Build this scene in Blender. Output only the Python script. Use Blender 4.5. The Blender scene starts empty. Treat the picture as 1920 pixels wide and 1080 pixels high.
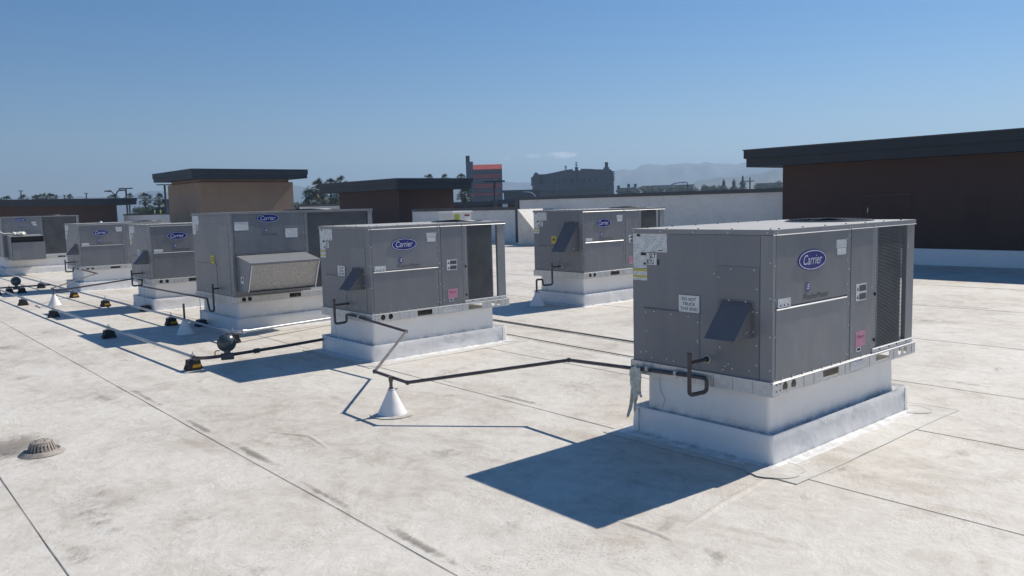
import bpy, bmesh, math, random
from mathutils import Vector, Matrix, noise
random.seed(7)
SC = bpy.context.scene
COL = SC.collection
R_ = math.radians

# ------------------------------------------------------------------ camera
HEAD, PITCH, ROLL, EYE, FPX = 0.865367323, 0.104218922, -0.026311752, 1.608731, 1504.57776
Fv = Vector((math.cos(HEAD)*math.cos(PITCH), math.sin(HEAD)*math.cos(PITCH), -math.sin(PITCH)))
Rv = Vector((math.sin(HEAD), -math.cos(HEAD), 0))
Uv = Rv.cross(Fv)
R2 = Rv*math.cos(ROLL) + Uv*math.sin(ROLL)
U2 = -Rv*math.sin(ROLL) + Uv*math.cos(ROLL)
cam_d = bpy.data.cameras.new('camera')
cam = bpy.data.objects.new('camera', cam_d); COL.objects.link(cam)
cam.matrix_world = Matrix(((R2.x, U2.x, -Fv.x, 0), (R2.y, U2.y, -Fv.y, 0), (R2.z, U2.z, -Fv.z, EYE), (0, 0, 0, 1)))
cam_d.sensor_width = 36; cam_d.sensor_fit = 'HORIZONTAL'; cam_d.lens = 36*FPX/1920
cam_d.clip_start = 0.05; cam_d.clip_end = 40000
SC.camera = cam

# ------------------------------------------------------------------ world, sun, exposure
SUN_AZ, SUN_EL = -4.0, 45.2
w = bpy.data.worlds.new('World'); SC.world = w; w.use_nodes = True
nt = w.node_tree; nt.nodes.clear()
wo = nt.nodes.new('ShaderNodeOutputWorld'); bg = nt.nodes.new('ShaderNodeBackground')
sky = nt.nodes.new('ShaderNodeTexSky'); sky.sky_type = 'NISHITA'; sky.sun_disc = False
sky.sun_elevation = R_(SUN_EL); sky.sun_rotation = R_(90 - SUN_AZ)
sky.altitude = 100; sky.air_density = 1.0; sky.dust_density = 0.0; sky.ozone_density = 4.0
bg.inputs['Strength'].default_value = 0.073
nt.links.new(bg.outputs[0], wo.inputs[0])
# a few thin fair-weather clouds low over the hills
def wn(t, **k):
    q = nt.nodes.new(t)
    for a, b_ in k.items(): setattr(q, a, b_)
    return q
def wm(op, a, b_=None):
    q = wn('ShaderNodeMath', operation=op)
    for i, v_ in enumerate((a, b_)):
        if v_ is None: continue
        if isinstance(v_, (int, float)): q.inputs[i].default_value = v_
        else: nt.links.new(v_, q.inputs[i])
    return q.outputs[0]
geo = wn('ShaderNodeTexCoord'); tot = None
for (cx, cy, rx, ry, am) in ((1000, 292, 17, 4.5, .8), (1052, 291, 34, 7.0, 1.3), (951, 297, 11, 3.5, .55), (1160, 303, 30, 3.5, .25)):
    cd = (Fv + R2*((cx-960)/FPX) - U2*((cy-540)/FPX)).normalized(); cr = cd.cross(Vector((0, 0, 1))).normalized(); cu = cr.cross(cd)
    ds = []
    for vec, rr in ((cr, rx), (cu, ry)):
        q = wn('ShaderNodeVectorMath', operation='DOT_PRODUCT'); nt.links.new(geo.outputs['Generated'], q.inputs[0]); q.inputs[1].default_value = vec*(FPX/rr)
        ds.append(wm('POWER', wm('ABSOLUTE', q.outputs['Value']), 2))
    q = wn('ShaderNodeVectorMath', operation='DOT_PRODUCT'); nt.links.new(geo.outputs['Generated'], q.inputs[0]); q.inputs[1].default_value = cd
    f_ = wm('MULTIPLY', wm('MAXIMUM', wm('SUBTRACT', 1.0, wm('ADD', ds[0], ds[1])), 0.0), wm('GREATER_THAN', q.outputs['Value'], 0.5))
    f_ = wm('MULTIPLY', f_, am); tot = f_ if tot is None else wm('ADD', tot, f_)
nz = wn('ShaderNodeTexNoise'); nz.inputs['Scale'].default_value = 95; nz.inputs['Detail'].default_value = 6; nz.inputs['Roughness'].default_value = .6
nt.links.new(geo.outputs['Generated'], nz.inputs['Vector'])
cl = wm('MULTIPLY', tot, wm('MAXIMUM', wm('MULTIPLY', wm('SUBTRACT', nz.outputs[0], .36), 5.0), 0.0))
addn = wn('ShaderNodeMix', data_type='RGBA', blend_type='ADD'); nt.links.new(cl, addn.inputs[0]); nt.links.new(sky.outputs[0], addn.inputs[6]); addn.inputs[7].default_value = (7.0, 6.4, 5.8, 1)
hs = wn('ShaderNodeHueSaturation'); hs.inputs['Saturation'].default_value = 1.33; nt.links.new(addn.outputs[2], hs.inputs['Color']); tn = wn('ShaderNodeMix', data_type='RGBA', blend_type='MULTIPLY'); tn.inputs[0].default_value = 1.0; nt.links.new(hs.outputs[0], tn.inputs[6]); tn.inputs[7].default_value = (1.02, .975, 1.02, 1); nt.links.new(tn.outputs[2], bg.inputs[0])
sd = Vector((math.cos(R_(SUN_EL))*math.cos(R_(SUN_AZ)), math.cos(R_(SUN_EL))*math.sin(R_(SUN_AZ)), math.sin(R_(SUN_EL))))
sl = bpy.data.lights.new('sun', 'SUN'); sl.energy = 4.5; sl.angle = R_(0.5); sl.color = (1.0, 0.945, 0.86)
so = bpy.data.objects.new('sun', sl); COL.objects.link(so)
so.rotation_euler = sd.to_track_quat('Z', 'Y').to_euler(); so.location = (30, -3, 30)
vs = SC.view_settings; vs.view_transform = 'Standard'; vs.look = 'None'; vs.exposure = 0.25; vs.gamma = 1.0; vs.use_curve_mapping = False
SC.render.engine = 'CYCLES'
SC.cycles.use_denoising = True
SC.cycles.max_bounces = 8; SC.cycles.volume_bounces = 0

def at(x, y, D):                       # a real point at forward distance D along a sight line
    d = Fv + R2*((x-960)/FPX) - U2*((y-540)/FPX)
    return Vector((0, 0, EYE)) + d*D
def bearing(x, D, z=0.0):              # ground position under a sight bearing
    p = at(x, 382, D); return Vector((p.x, p.y, z))

# ------------------------------------------------------------------ materials
def new_mat(name):
    m = bpy.data.materials.new(name); m.use_nodes = True
    n = m.node_tree.nodes; l = m.node_tree.links
    b = n['Principled BSDF']
    return m, n, l, b
def ramp(n, stops):
    r = n.new('ShaderNodeValToRGB'); e = r.color_ramp.elements
    while len(e) < len(stops): e.new(0.5)
    for i, (p, c) in enumerate(stops):
        e[i].position = p; e[i].color = (c, c, c, 1) if isinstance(c, (int, float)) else (c[0], c[1], c[2], 1)
    return r
def noise_tex(n, l, coord, scale, detail=4, rough=0.55, dist=0.0, mapping=None):
    t = n.new('ShaderNodeTexNoise'); t.inputs['Scale'].default_value = scale
    t.inputs['Detail'].default_value = detail; t.inputs['Roughness'].default_value = rough; t.inputs['Distortion'].default_value = dist
    if mapping:
        mp = n.new('ShaderNodeMapping'); mp.inputs['Scale'].default_value = mapping
        l.new(coord, mp.inputs['Vector']); l.new(mp.outputs[0], t.inputs['Vector'])
    else: l.new(coord, t.inputs['Vector'])
    return t
def mix(n, l, fac, a, b, blend='MIX'):
    m = n.new('ShaderNodeMix'); m.data_type = 'RGBA'; m.blend_type = blend
    if isinstance(fac, (int, float)): m.inputs[0].default_value = fac
    else: l.new(fac, m.inputs[0])
    for i, v in ((6, a), (7, b)):
        if isinstance(v, tuple): m.inputs[i].default_value = (v[0], v[1], v[2], 1)
        else: l.new(v, m.inputs[i])
    return m.outputs[2]
def mth(n, l, op, a, b=None):
    m = n.new('ShaderNodeMath'); m.operation = op
    for i, v in enumerate((a, b)):
        if v is None: continue
        if isinstance(v, (int, float)): m.inputs[i].default_value = v
        else: l.new(v, m.inputs[i])
    return m.outputs[0]
def bump(n, l, b, h, strength, distance):
    u = n.new('ShaderNodeBump'); u.inputs['Strength'].default_value = strength; u.inputs['Distance'].default_value = distance
    l.new(h, u.inputs['Height']); l.new(u.outputs[0], b.inputs['Normal'])

def simple(name, col, rough=0.6, metal=0.0, var=0.15, scale=6.0, bmp=0.0, spec=0.5):
    m, n, l, b = new_mat(name)
    g = n.new('ShaderNodeNewGeometry')
    t = noise_tex(n, l, g.outputs['Position'], scale, 5, 0.6)
    r = ramp(n, [(0.3, tuple(c*(1-var) for c in col)), (0.7, tuple(min(1, c*(1+var)) for c in col))])
    l.new(t.outputs[0], r.inputs[0]); l.new(r.outputs[0], b.inputs['Base Color'])
    b.inputs['Roughness'].default_value = rough; b.inputs['Metallic'].default_value = metal
    b.inputs['Specular IOR Level'].default_value = spec
    if bmp: bump(n, l, b, t.outputs[0], bmp, 0.01)
    return m

M = {}
# grey factory paint: faint vertical run marks, dust and slight waviness of the sheet metal
def paint(name, col, rough=0.34):
    m, n, l, b = new_mat(name)
    g = n.new('ShaderNodeNewGeometry'); P = g.outputs['Position']
    t1 = noise_tex(n, l, P, 1.6, 3, 0.5)
    t2 = noise_tex(n, l, P, 9.0, 6, 0.65, mapping=(1, 1, 0.12))
    t3 = noise_tex(n, l, P, 60.0, 3, 0.6)
    r2 = ramp(n, [(0.35, 0.0), (0.75, 1.0)]); l.new(t2.outputs[0], r2.inputs[0])
    c = mix(n, l, t1.outputs[0], tuple(x*0.94 for x in col), tuple(x*1.05 for x in col))
    c = mix(n, l, mth(n, l, 'MULTIPLY', r2.outputs[0], 0.50), c, (col[0]*1.25+.02, col[1]*1.2+.02, col[2]*1.1+.015))
    oi = n.new('ShaderNodeObjectInfo'); vr = n.new('ShaderNodeMapRange'); vr.inputs[3].default_value = .90; vr.inputs[4].default_value = 1.07; l.new(oi.outputs['Random'], vr.inputs[0])
    vm = n.new('ShaderNodeVectorMath'); vm.operation = 'SCALE'; l.new(c, vm.inputs[0]); l.new(vr.outputs[0], vm.inputs['Scale']); c = vm.outputs[0]
    l.new(c, b.inputs['Base Color'])
    rr = n.new('ShaderNodeMapRange'); rr.inputs[3].default_value = rough-0.08; rr.inputs[4].default_value = rough+0.18
    l.new(t2.outputs[0], rr.inputs[0]); l.new(rr.outputs[0], b.inputs['Roughness'])
    t4 = noise_tex(n, l, P, 4.5, 2, .4)
    h = mth(n, l, 'ADD', mth(n, l, 'ADD', t1.outputs[0], mth(n, l, 'MULTIPLY', t4.outputs[0], .35)), mth(n, l, 'MULTIPLY', t3.outputs[0], 0.004))
    bump(n, l, b, h, 0.6, 0.025)
    return m
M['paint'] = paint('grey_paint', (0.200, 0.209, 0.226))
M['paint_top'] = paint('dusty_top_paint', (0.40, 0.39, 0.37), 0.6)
M['paint_shaded'] = paint('shaded_grey_paint', (0.145, 0.147, 0.158), 0.7)  # same grey paint, darkened to carry the shade on the vent hood
M['trim'] = paint('trim_paint', (0.245, 0.25, 0.262), 0.4)

m, n, l, b = new_mat('galvanised'); M['galv'] = m
g = n.new('ShaderNodeNewGeometry')
v = n.new('ShaderNodeTexVoronoi'); v.inputs['Scale'].default_value = 45; l.new(g.outputs['Position'], v.inputs['Vector'])
t = noise_tex(n, l, g.outputs['Position'], 4, 5, .6)
c = mix(n, l, v.outputs['Color'], (0.60, 0.61, 0.61), (0.74, 0.75, 0.75))
c = mix(n, l, mth(n, l, 'MULTIPLY', t.outputs[0], .5), c, (0.50, 0.47, 0.43))
l.new(c, b.inputs['Base Color']); b.inputs['Metallic'].default_value = 0.35; b.inputs['Roughness'].default_value = 0.42

# white roof membrane with foot dirt, streaks and old pond rings
def membrane(name, clean, dirty, amount):
    m, n, l, b = new_mat(name)
    g = n.new('ShaderNodeNewGeometry'); P = g.outputs['Position']
    big = noise_tex(n, l, P, 0.55, 6, 0.6, 0.6)
    mid = noise_tex(n, l, P, 2.6, 8, 0.68, 0.8)
    stre = noise_tex(n, l, P, 3.0, 8, 0.7, 1.2, mapping=(1.0, 0.42, 1))
    fine = noise_tex(n, l, P, 38, 6, 0.7)
    speck = noise_tex(n, l, P, 75, 2, 0.5)
    smask = noise_tex(n, l, P, 2.1, 2, 0.4)
    rb = ramp(n, [(0.38, 0.0), (0.66, 1.0)]); l.new(big.outputs[0], rb.inputs[0])
    rm = ramp(n, [(0.44, 0.0), (0.72, 1.0)]); l.new(mid.outputs[0], rm.inputs[0])
    rs = ramp(n, [(0.50, 0.0), (0.70, 1.0)]); l.new(stre.outputs[0], rs.inputs[0])
    rp = ramp(n, [(0.60, 0.0), (0.66, 1.0)]); l.new(speck.outputs[0], rp.inputs[0])
    rk = ramp(n, [(0.57, 0.0), (0.63, 1.0)]); l.new(smask.outputs[0], rk.inputs[0])
    f = mth(n, l, 'ADD', mth(n, l, 'MULTIPLY', rb.outputs[0], 0.28), mth(n, l, 'MULTIPLY', mth(n, l, 'MULTIPLY', rm.outputs[0], mth(n, l, 'ADD', rb.outputs[0], .35)), 0.40))
    f = mth(n, l, 'ADD', f, mth(n, l, 'MULTIPLY', rs.outputs[0], 0.42))
    f = mth(n, l, 'ADD', f, mth(n, l, 'MULTIPLY', mth(n, l, 'MULTIPLY', rp.outputs[0], rk.outputs[0]), 1.1))
    grit = noise_tex(n, l, P, 130, 2, .5); rg = ramp(n, [(0.70, 0.0), (0.73, 1.0)]); l.new(grit.outputs[0], rg.inputs[0])
    med = noise_tex(n, l, P, 11, 7, .72, .5); rd = ramp(n, [(0.42, 0.0), (0.72, 1.0)]); l.new(med.outputs[0], rd.inputs[0])
    f = mth(n, l, 'ADD', f, mth(n, l, 'MULTIPLY', rd.outputs[0], 0.34))
    f = mth(n, l, 'ADD', f, mth(n, l, 'MULTIPLY', mth(n, l, 'MULTIPLY', rg.outputs[0], rm.outputs[0]), 0.6))
    f = mth(n, l, 'MULTIPLY', f, amount)
    fc = n.new('ShaderNodeClamp'); l.new(f, fc.inputs[0])
    warm = noise_tex(n, l, P, 0.8, 3, .5)
    dc = mix(n, l, warm.outputs[0], dirty, (dirty[0]*1.12, dirty[1]*1.02, dirty[2]*.88))
    c = mix(n, l, fc.outputs[0], clean, dc)
    c = mix(n, l, mth(n, l, 'MULTIPLY', fine.outputs[0], 0.22), c, tuple(x*.8 for x in clean))
    l.new(c, b.inputs['Base Color']); b.inputs['Roughness'].default_value = 0.62; b.inputs['Specular IOR Level'].default_value = 0.35
    h = mth(n, l, 'ADD', mth(n, l, 'MULTIPLY', mid.outputs[0], 1.0), mth(n, l, 'ADD', mth(n, l, 'MULTIPLY', fine.outputs[0], 0.16), mth(n, l, 'MULTIPLY', med.outputs[0], 0.35)))
    bump(n, l, b, h, 0.6, 0.024)
    return m
M['roof'] = membrane('roof_membrane', (0.74, 0.695, 0.615), (0.43, 0.385, 0.33), 1.1)
M['parapet'] = membrane('parapet_membrane', (0.84, 0.82, 0.785), (0.58, 0.56, 0.52), 0.8)
M['patch'] = membrane('patch_membrane', (0.72, 0.69, 0.63), (0.40, 0.365, 0.315), 1.0)

m, n, l, b = new_mat('curb_membrane'); M['wrap'] = m          # wrapped curbs: cleaner, grime lies on the ledges
g = n.new('ShaderNodeNewGeometry'); P = g.outputs['Position']
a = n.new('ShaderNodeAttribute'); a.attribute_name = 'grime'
t1 = noise_tex(n, l, P, 14, 6, .7); t2 = noise_tex(n, l, P, 2.2, 4, .6); t3 = noise_tex(n, l, P, 6.0, 6, .65, mapping=(1, 1, .18))
r1 = ramp(n, [(0.40, 0.0), (0.62, 1.0)]); l.new(t1.outputs[0], r1.inputs[0])
r3 = ramp(n, [(0.52, 0.0), (0.8, 1.0)]); l.new(t3.outputs[0], r3.inputs[0])
c = mix(n, l, t2.outputs[0], (0.90, 0.875, 0.835), (0.93, 0.91, 0.875))
c = mix(n, l, mth(n, l, 'MULTIPLY', r3.outputs[0], .16), c, (0.50, 0.47, 0.42))
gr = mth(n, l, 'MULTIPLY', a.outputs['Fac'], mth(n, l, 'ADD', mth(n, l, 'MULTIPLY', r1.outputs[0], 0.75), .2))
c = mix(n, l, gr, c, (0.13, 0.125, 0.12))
l.new(c, b.inputs['Base Color']); b.inputs['Roughness'].default_value = 0.42
t5 = noise_tex(n, l, P, 8.5, 4, .6, .8)
bump(n, l, b, mth(n, l, 'ADD', t2.outputs[0], mth(n, l, 'MULTIPLY', t5.outputs[0], .14)), 0.5, 0.032)

M['lip'] = simple('sunlit_edge_tone', (0.48, 0.48, 0.48), 0.4, 0.1, .1, 8)  # lighter than the paint: sunlight on the lips put into their colour
M['seam_soft'] = simple('soft_seam', (0.52, 0.49, 0.44), 0.8, var=.35, scale=3)
M['lapline'] = simple('lap_line', (0.50, 0.49, 0.47), 0.7, var=.2, scale=9)
M['seam'] = simple('seam_sealant', (0.30, 0.285, 0.26), 0.8, var=.5, scale=9)
M['iron'] = simple('painted_iron_pipe', (0.085, 0.07, 0.072), 0.5, 0.0, .25, 12)
M['copper'] = simple('aged_copper_pipe', (0.14, 0.118, 0.108), 0.4, 0.2, .3, 14)
M['zinc'] = simple('galvanised_pipe', (0.46, 0.48, 0.50), 0.45, 0.6, .12, 20)
M['rubber'] = simple('black_rubber', (0.035, 0.034, 0.034), 0.8, 0, .3, 25, .3)
M['yellow'] = simple('reflective_yellow', (0.72, 0.36, 0.02), 0.4, 0, .15, 25)
M['regul'] = simple('regulator_enamel', (0.055, 0.075, 0.085), 0.32, 0, .2, 14)
M['brass'] = simple('brass', (0.45, 0.30, 0.10), 0.4, .7)
M['drain'] = simple('drain_casting', (0.36, 0.315, 0.27), 0.7, 0, .25, 22, .3)
M['white'] = simple('white_sheet_metal', (0.70, 0.70, 0.68), 0.45, 0, .06, 5)
M['clip'] = simple('clip_plastic', (0.60, 0.60, 0.52), 0.6, 0, .1, 30)
M['coil'] = simple('coil_fins', (0.15, 0.154, 0.158), 0.6, 0.15, .25, 4)
M['dark'] = simple('dark_parts_and_shade', (0.022, 0.022, 0.025), 0.8, 0, .2, 8)  # real dark parts, and shade painted into openings
M['wire'] = simple('black_wire_guard', (0.018, 0.018, 0.02), 0.4, 0, .2, 8)
M['fascia'] = simple('charcoal_fascia', (0.022, 0.026, 0.034), 0.55, 0, .15, 1.2)
M['cap'] = simple('dark_coping', (0.075, 0.078, 0.088), 0.5, .2, .15, 2)
M['stucco_tan'] = simple('tan_stucco', (0.34, 0.235, 0.165), 0.9, 0, .08, 1.2, .3)
M['cloth'] = simple('frayed_cloth', (0.88, 0.80, 0.67), 0.9, 0, .3, 30, .4)
M['cable'] = simple('dark_cable', (0.055, 0.055, 0.052), 0.7, 0, .2, 10)
M['conduit'] = simple('grey_green_conduit', (0.13, 0.155, 0.15), 0.5, .2, .2, 10)
M['concrete'] = simple('asphalt', (0.055, 0.055, 0.056), 0.9, 0, .3, .2)
M['blue'] = simple('logo_blue', (0.012, 0.022, 0.20), 0.3, 0, .03)
M['lwhite'] = simple('logo_white', (0.72, 0.73, 0.78), 0.4, 0, .03)
M['black'] = simple('print_black', (0.02, 0.02, 0.022), 0.5, 0, .1)
M['dgrey'] = simple('print_grey', (0.075, 0.073, 0.085), 0.5, 0, .1)
M['violet'] = simple('print_violet', (0.12, 0.11, 0.27), 0.5, 0, .1)
M['pink'] = simple('pink_sticker', (0.56, 0.25, 0.36), 0.5, 0, .08, 20)
M['yellab'] = simple('yellow_sticker', (0.62, 0.50, 0.06), 0.5, 0, .08, 20)
M['green_lab'] = simple('lime_sticker', (0.42, 0.46, 0.06), 0.5, 0, .08, 20)
M['red_lab'] = simple('red_print', (0.30, 0.05, 0.05), 0.5, 0, .1)
M['bluetape'] = simple('pale_blue_sticker', (0.30, 0.46, 0.62), 0.4, 0, .1, 20)
M['plain_label'] = simple('plain_label', (0.76, 0.77, 0.75), 0.5, 0, .06, 30)

m, n, l, b = new_mat('printed_label'); M['label'] = m         # white label with rows of small print
tc = n.new('ShaderNodeTexCoord'); sp = n.new('ShaderNodeSeparateXYZ'); l.new(tc.outputs['Object'], sp.inputs[0])
s1 = mth(n, l, 'SINE', mth(n, l, 'MULTIPLY', sp.outputs[2], 620.0))
row = mth(n, l, 'GREATER_THAN', s1, 0.1)
t = noise_tex(n, l, tc.outputs['Object'], 170, 3, .6, mapping=(1, 1, .35))
r = ramp(n, [(0.45, 0.0), (0.52, 1.0)]); l.new(t.outputs[0], r.inputs[0])
t2 = noise_tex(n, l, tc.outputs['Object'], 22, 2, .5); r2 = ramp(n, [(0.42, 0.0), (0.5, 1.0)]); l.new(t2.outputs[0], r2.inputs[0])
f = mth(n, l, 'MULTIPLY', mth(n, l, 'MULTIPLY', row, r.outputs[0]), mth(n, l, 'MULTIPLY', r2.outputs[0], .72))
c = mix(n, l, f, (0.74, 0.755, 0.74), (0.20, 0.21, 0.22)); l.new(c, b.inputs['Base Color']); b.inputs['Roughness'].default_value = .5

m, n, l, b = new_mat('brown_ribbed_cladding'); M['brown'] = m   # dark brown siding, fine horizontal ribs
g = n.new('ShaderNodeNewGeometry'); sp = n.new('ShaderNodeSeparateXYZ'); l.new(g.outputs['Position'], sp.inputs[0])
t = noise_tex(n, l, g.outputs['Position'], 1.3, 5, .6)
c = mix(n, l, t.outputs[0], (0.058, 0.030, 0.025), (0.075, 0.040, 0.032)); l.new(c, b.inputs['Base Color']); b.inputs['Roughness'].default_value = .75
s1 = mth(n, l, 'SINE', mth(n, l, 'MULTIPLY', sp.outputs[2], 62.8)); bump(n, l, b, s1, .25, .004)

m, n, l, b = new_mat('filter_mesh'); M['filter'] = m            # crumpled aluminium filter media
g = n.new('ShaderNodeNewGeometry')
t = noise_tex(n, l, g.outputs['Position'], 55, 4, .7); v = n.new('ShaderNodeTexVoronoi'); v.inputs['Scale'].default_value = 90; l.new(g.outputs['Position'], v.inputs['Vector'])
r = ramp(n, [(0.25, 0.26), (0.75, 0.58)]); l.new(t.outputs[0], r.inputs[0]); l.new(r.outputs[0], b.inputs['Base Color'])
b.inputs['Metallic'].default_value = .75; b.inputs['Roughness'].default_value = .38
bump(n, l, b, v.outputs['Distance'], .7, .012)

m, n, l, b = new_mat('far_glass'); M['glass'] = m
b.inputs['Base Color'].default_value = (0.07, 0.10, 0.14, 1); b.inputs['Roughness'].default_value = .2
M['red'] = simple('red_tile_roof', (0.50, 0.075, 0.045), .8, 0, .15, .6)
M['maroon'] = simple('red_spandrel', (0.55, 0.06, 0.06), .7, 0, .12, .3)
M['slate'] = simple('blue_grey_stucco', (0.10, 0.115, 0.15), .9, 0, .06, .1)
M['theatre'] = simple('grey_theatre_stucco', (0.085, 0.09, 0.10), .9, 0, .08, .05)
M['theatre_d'] = simple('dark_theatre_trim', (0.02, 0.022, 0.03), .8, 0, .1, .2)
M['farwall'] = simple('far_wall', (0.20, 0.19, 0.18), .9, 0, .15, .05)
M['fardark'] = simple('far_dark_roof', (0.07, 0.075, 0.085), .8, 0, .2, .1)
M['brick'] = simple('far_brown_front', (0.10, 0.045, 0.035), .9, 0, .15, .2)
M['gold'] = simple('gold_letters', (0.42, 0.28, 0.03), .5, 0, .05)
M['pole'] = simple('pole_steel', (0.06, 0.062, 0.068), .6, .2, .1)
M['wood'] = simple('pole_wood', (0.08, 0.06, 0.045), .9, 0, .2, 3)
M['lamp'] = simple('pale_lamp_arm', (0.50, 0.52, 0.55), .5, .2, .1)
M['bark'] = simple('bark', (0.09, 0.07, 0.055), .95, 0, .3, 4)
def leafmat(name, c1, c2):
    m, n, l, b = new_mat(name)
    g = n.new('ShaderNodeNewGeometry'); r = ramp(n, [(0.0, c1), (1.0, c2)])
    l.new(g.outputs['Random Per Island'], r.inputs[0]); l.new(r.outputs[0], b.inputs['Base Color']); b.inputs['Roughness'].default_value = .7
    return m
M['palm'] = leafmat('palm_fronds', (0.030, 0.048, 0.022), (0.060, 0.085, 0.036))
M['skirt'] = leafmat('dead_fronds', (0.12, 0.09, 0.055), (0.20, 0.15, 0.09))
M['leaf'] = leafmat('broad_leaves', (0.030, 0.050, 0.020), (0.085, 0.11, 0.045))
M['pine'] = leafmat('conifer_needles', (0.018, 0.034, 0.020), (0.04, 0.06, 0.032))
m, n, l, b = new_mat('dry_hills'); M['hill'] = m
g = n.new('ShaderNodeNewGeometry'); t = noise_tex(n, l, g.outputs['Position'], .0035, 8, .65)
r = ramp(n, [(0.42, (0.11, 0.09, 0.062)), (0.58, (0.03, 0.034, 0.022))]); l.new(t.outputs[0], r.inputs[0]); l.new(r.outputs[0], b.inputs['Base Color']); b.inputs['Roughness'].default_value = .95

# ------------------------------------------------------------------ mesh builder
class MB:
    def __init__(s): s.v = []; s.f = []; s.m = []; s.g = {}
    def add(s, vs, fs, mi=0):
        o = len(s.v); s.v += [tuple(p) for p in vs]
        for f in fs: s.f.append(tuple(i+o for i in f)); s.m.append(mi)
        return s
    def box(s, a, b, mi=0):
        x0, y0, z0 = a; x1, y1, z1 = b
        return s.add([(x0,y0,z0),(x1,y0,z0),(x1,y1,z0),(x0,y1,z0),(x0,y0,z1),(x1,y0,z1),(x1,y1,z1),(x0,y1,z1)],
            [(3,2,1,0),(4,5,6,7),(0,1,5,4),(1,2,6,5),(2,3,7,6),(3,0,4,7)], mi)
    def hexa(s, p, mi=0):          # 8 points, bottom 4 ccw then top 4
        return s.add(p, [(3,2,1,0),(4,5,6,7),(0,1,5,4),(1,2,6,5),(2,3,7,6),(3,0,4,7)], mi)
    def cyl(s, p0, p1, r, n=10, r1=None, mi=0, cap=True):
        p0 = Vector(p0); p1 = Vector(p1); r1 = r if r1 is None else r1
        d = (p1-p0).normalized(); a = d.orthogonal().normalized(); b = d.cross(a)
        vs = []
        for q, rr in ((p0, r), (p1, r1)):
            for i in range(n):
                t = 2*math.pi*i/n; vs.append(q + a*math.cos(t)*rr + b*math.sin(t)*rr)
        fs = [(i, (i+1) % n, n+(i+1) % n, n+i) for i in range(n)]
        if cap: fs += [tuple(range(n-1, -1, -1)), tuple(range(n, 2*n))]
        return s.add(vs, fs, mi)
    def tube(s, pts, r, n=8, fil=0.0, mi=0):
        P = [Vector(p) for p in pts]
        if fil > 0:
            Q = [P[0]]
            for i in range(1, len(P)-1):
                a = (P[i-1]-P[i]); b = (P[i+1]-P[i]); f = min(fil, a.length*.45, b.length*.45)
                a = P[i]+a.normalized()*f; b = P[i]+b.normalized()*f
                for k in range(5):
                    t = k/4; Q.append(a*(1-t)**2 + P[i]*2*t*(1-t) + b*t*t)
            Q.append(P[-1]); P = Q
        d = (P[1]-P[0]).normalized(); a = d.orthogonal().normalized(); vs = []; k = len(P)
        for i, p in enumerate(P):
            if i == 0: d = (P[1]-P[0])
            elif i == k-1: d = (P[i]-P[i-1])
            else: d = (P[i]-P[i-1]).normalized()+(P[i+1]-P[i]).normalized()
            d.normalize(); a = (a - d*a.dot(d)).normalized(); b = d.cross(a)
            rr = r[i] if isinstance(r, (list, tuple)) else r
            vs += [p + a*math.cos(2*math.pi*j/n)*rr + b*math.sin(2*math.pi*j/n)*rr for j in range(n)]
        fs = [(i*n+j, i*n+(j+1) % n, (i+1)*n+(j+1) % n, (i+1)*n+j) for i in range(k-1) for j in range(n)]
        fs += [tuple(range(n-1, -1, -1)), tuple(range((k-1)*n, k*n))]
        return s.add(vs, fs, mi)
    def lathe(s, prof, c=(0,0,0), n=24, axis='z', mi=0):
        vs = []
        for r, h in prof:
            for i in range(n):
                t = 2*math.pi*i/n; x, y = r*math.cos(t), r*math.sin(t)
                p = {'z': (x, y, h), 'y': (x, h, y), 'x': (h, x, y)}[axis]
                vs.append((c[0]+p[0], c[1]+p[1], c[2]+p[2]))
        k = len(prof); fs = []
        for i in range(k-1):
            for j in range(n):
                q = (i*n+j, i*n+(j+1) % n, (i+1)*n+(j+1) % n, (i+1)*n+j)
                fs.append(q if axis != 'y' else q[::-1])
        return s.add(vs, fs, mi)
    def torus(s, c, R, r, n=28, k=6, mi=0):
        vs = []; c = Vector(c)
        for i in range(n):
            t = 2*math.pi*i/n
            for j in range(k):
                u = 2*math.pi*j/k; q = R + r*math.cos(u)
                vs.append(c + Vector((q*math.cos(t), q*math.sin(t), r*math.sin(u))))
        fs = [(i*k+j, ((i+1) % n)*k+j, ((i+1) % n)*k+(j+1) % k, i*k+(j+1) % k) for i in range(n) for j in range(k)]
        return s.add(vs, fs, mi)
    def prism(s, poly, o, ux, uy, depth, mi=0):    # polygon (ccw seen from front), extruded back by depth
        o = Vector(o); ux = Vector(ux); uy = Vector(uy); nn = ux.cross(uy).normalized()
        n = len(poly); a = [o+ux*x+uy*y for x, y in poly]; b = [p - nn*depth for p in a]
        fs = [tuple(range(n)), tuple(range(2*n-1, n-1, -1))] + [(i, n+i, n+(i+1) % n, (i+1) % n) for i in range(n)]
        return s.add(a+b, fs, mi)
    def screw(s, p, d, mi=1, r=.0062):
        p = Vector(p); d = Vector(d); return s.cyl(p - d*.002, p + d*.005, r, 6, r*.8, mi)
    def plate(s, outer, holes, o, ux, uy, depth, mi=0):      # flat plate with real holes, extruded back
        bm = bmesh.new(); loops = []
        for lp in [outer]+holes:
            vs = [bm.verts.new((x, y, 0)) for x, y in lp]
            for i in range(len(vs)): bm.edges.new((vs[i], vs[(i+1) % len(vs)]))
            loops.append([v_.co.copy() for v_ in vs])
        bmesh.ops.triangle_fill(bm, edges=bm.edges[:], use_beauty=True, normal=(0, 0, 1))
        bm.verts.ensure_lookup_table(); bm.verts.index_update()
        o = Vector(o); ux = Vector(ux); uy = Vector(uy); nn = ux.cross(uy).normalized()
        V = [o+ux*q.co.x+uy*q.co.y for q in bm.verts]; F = []
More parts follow.
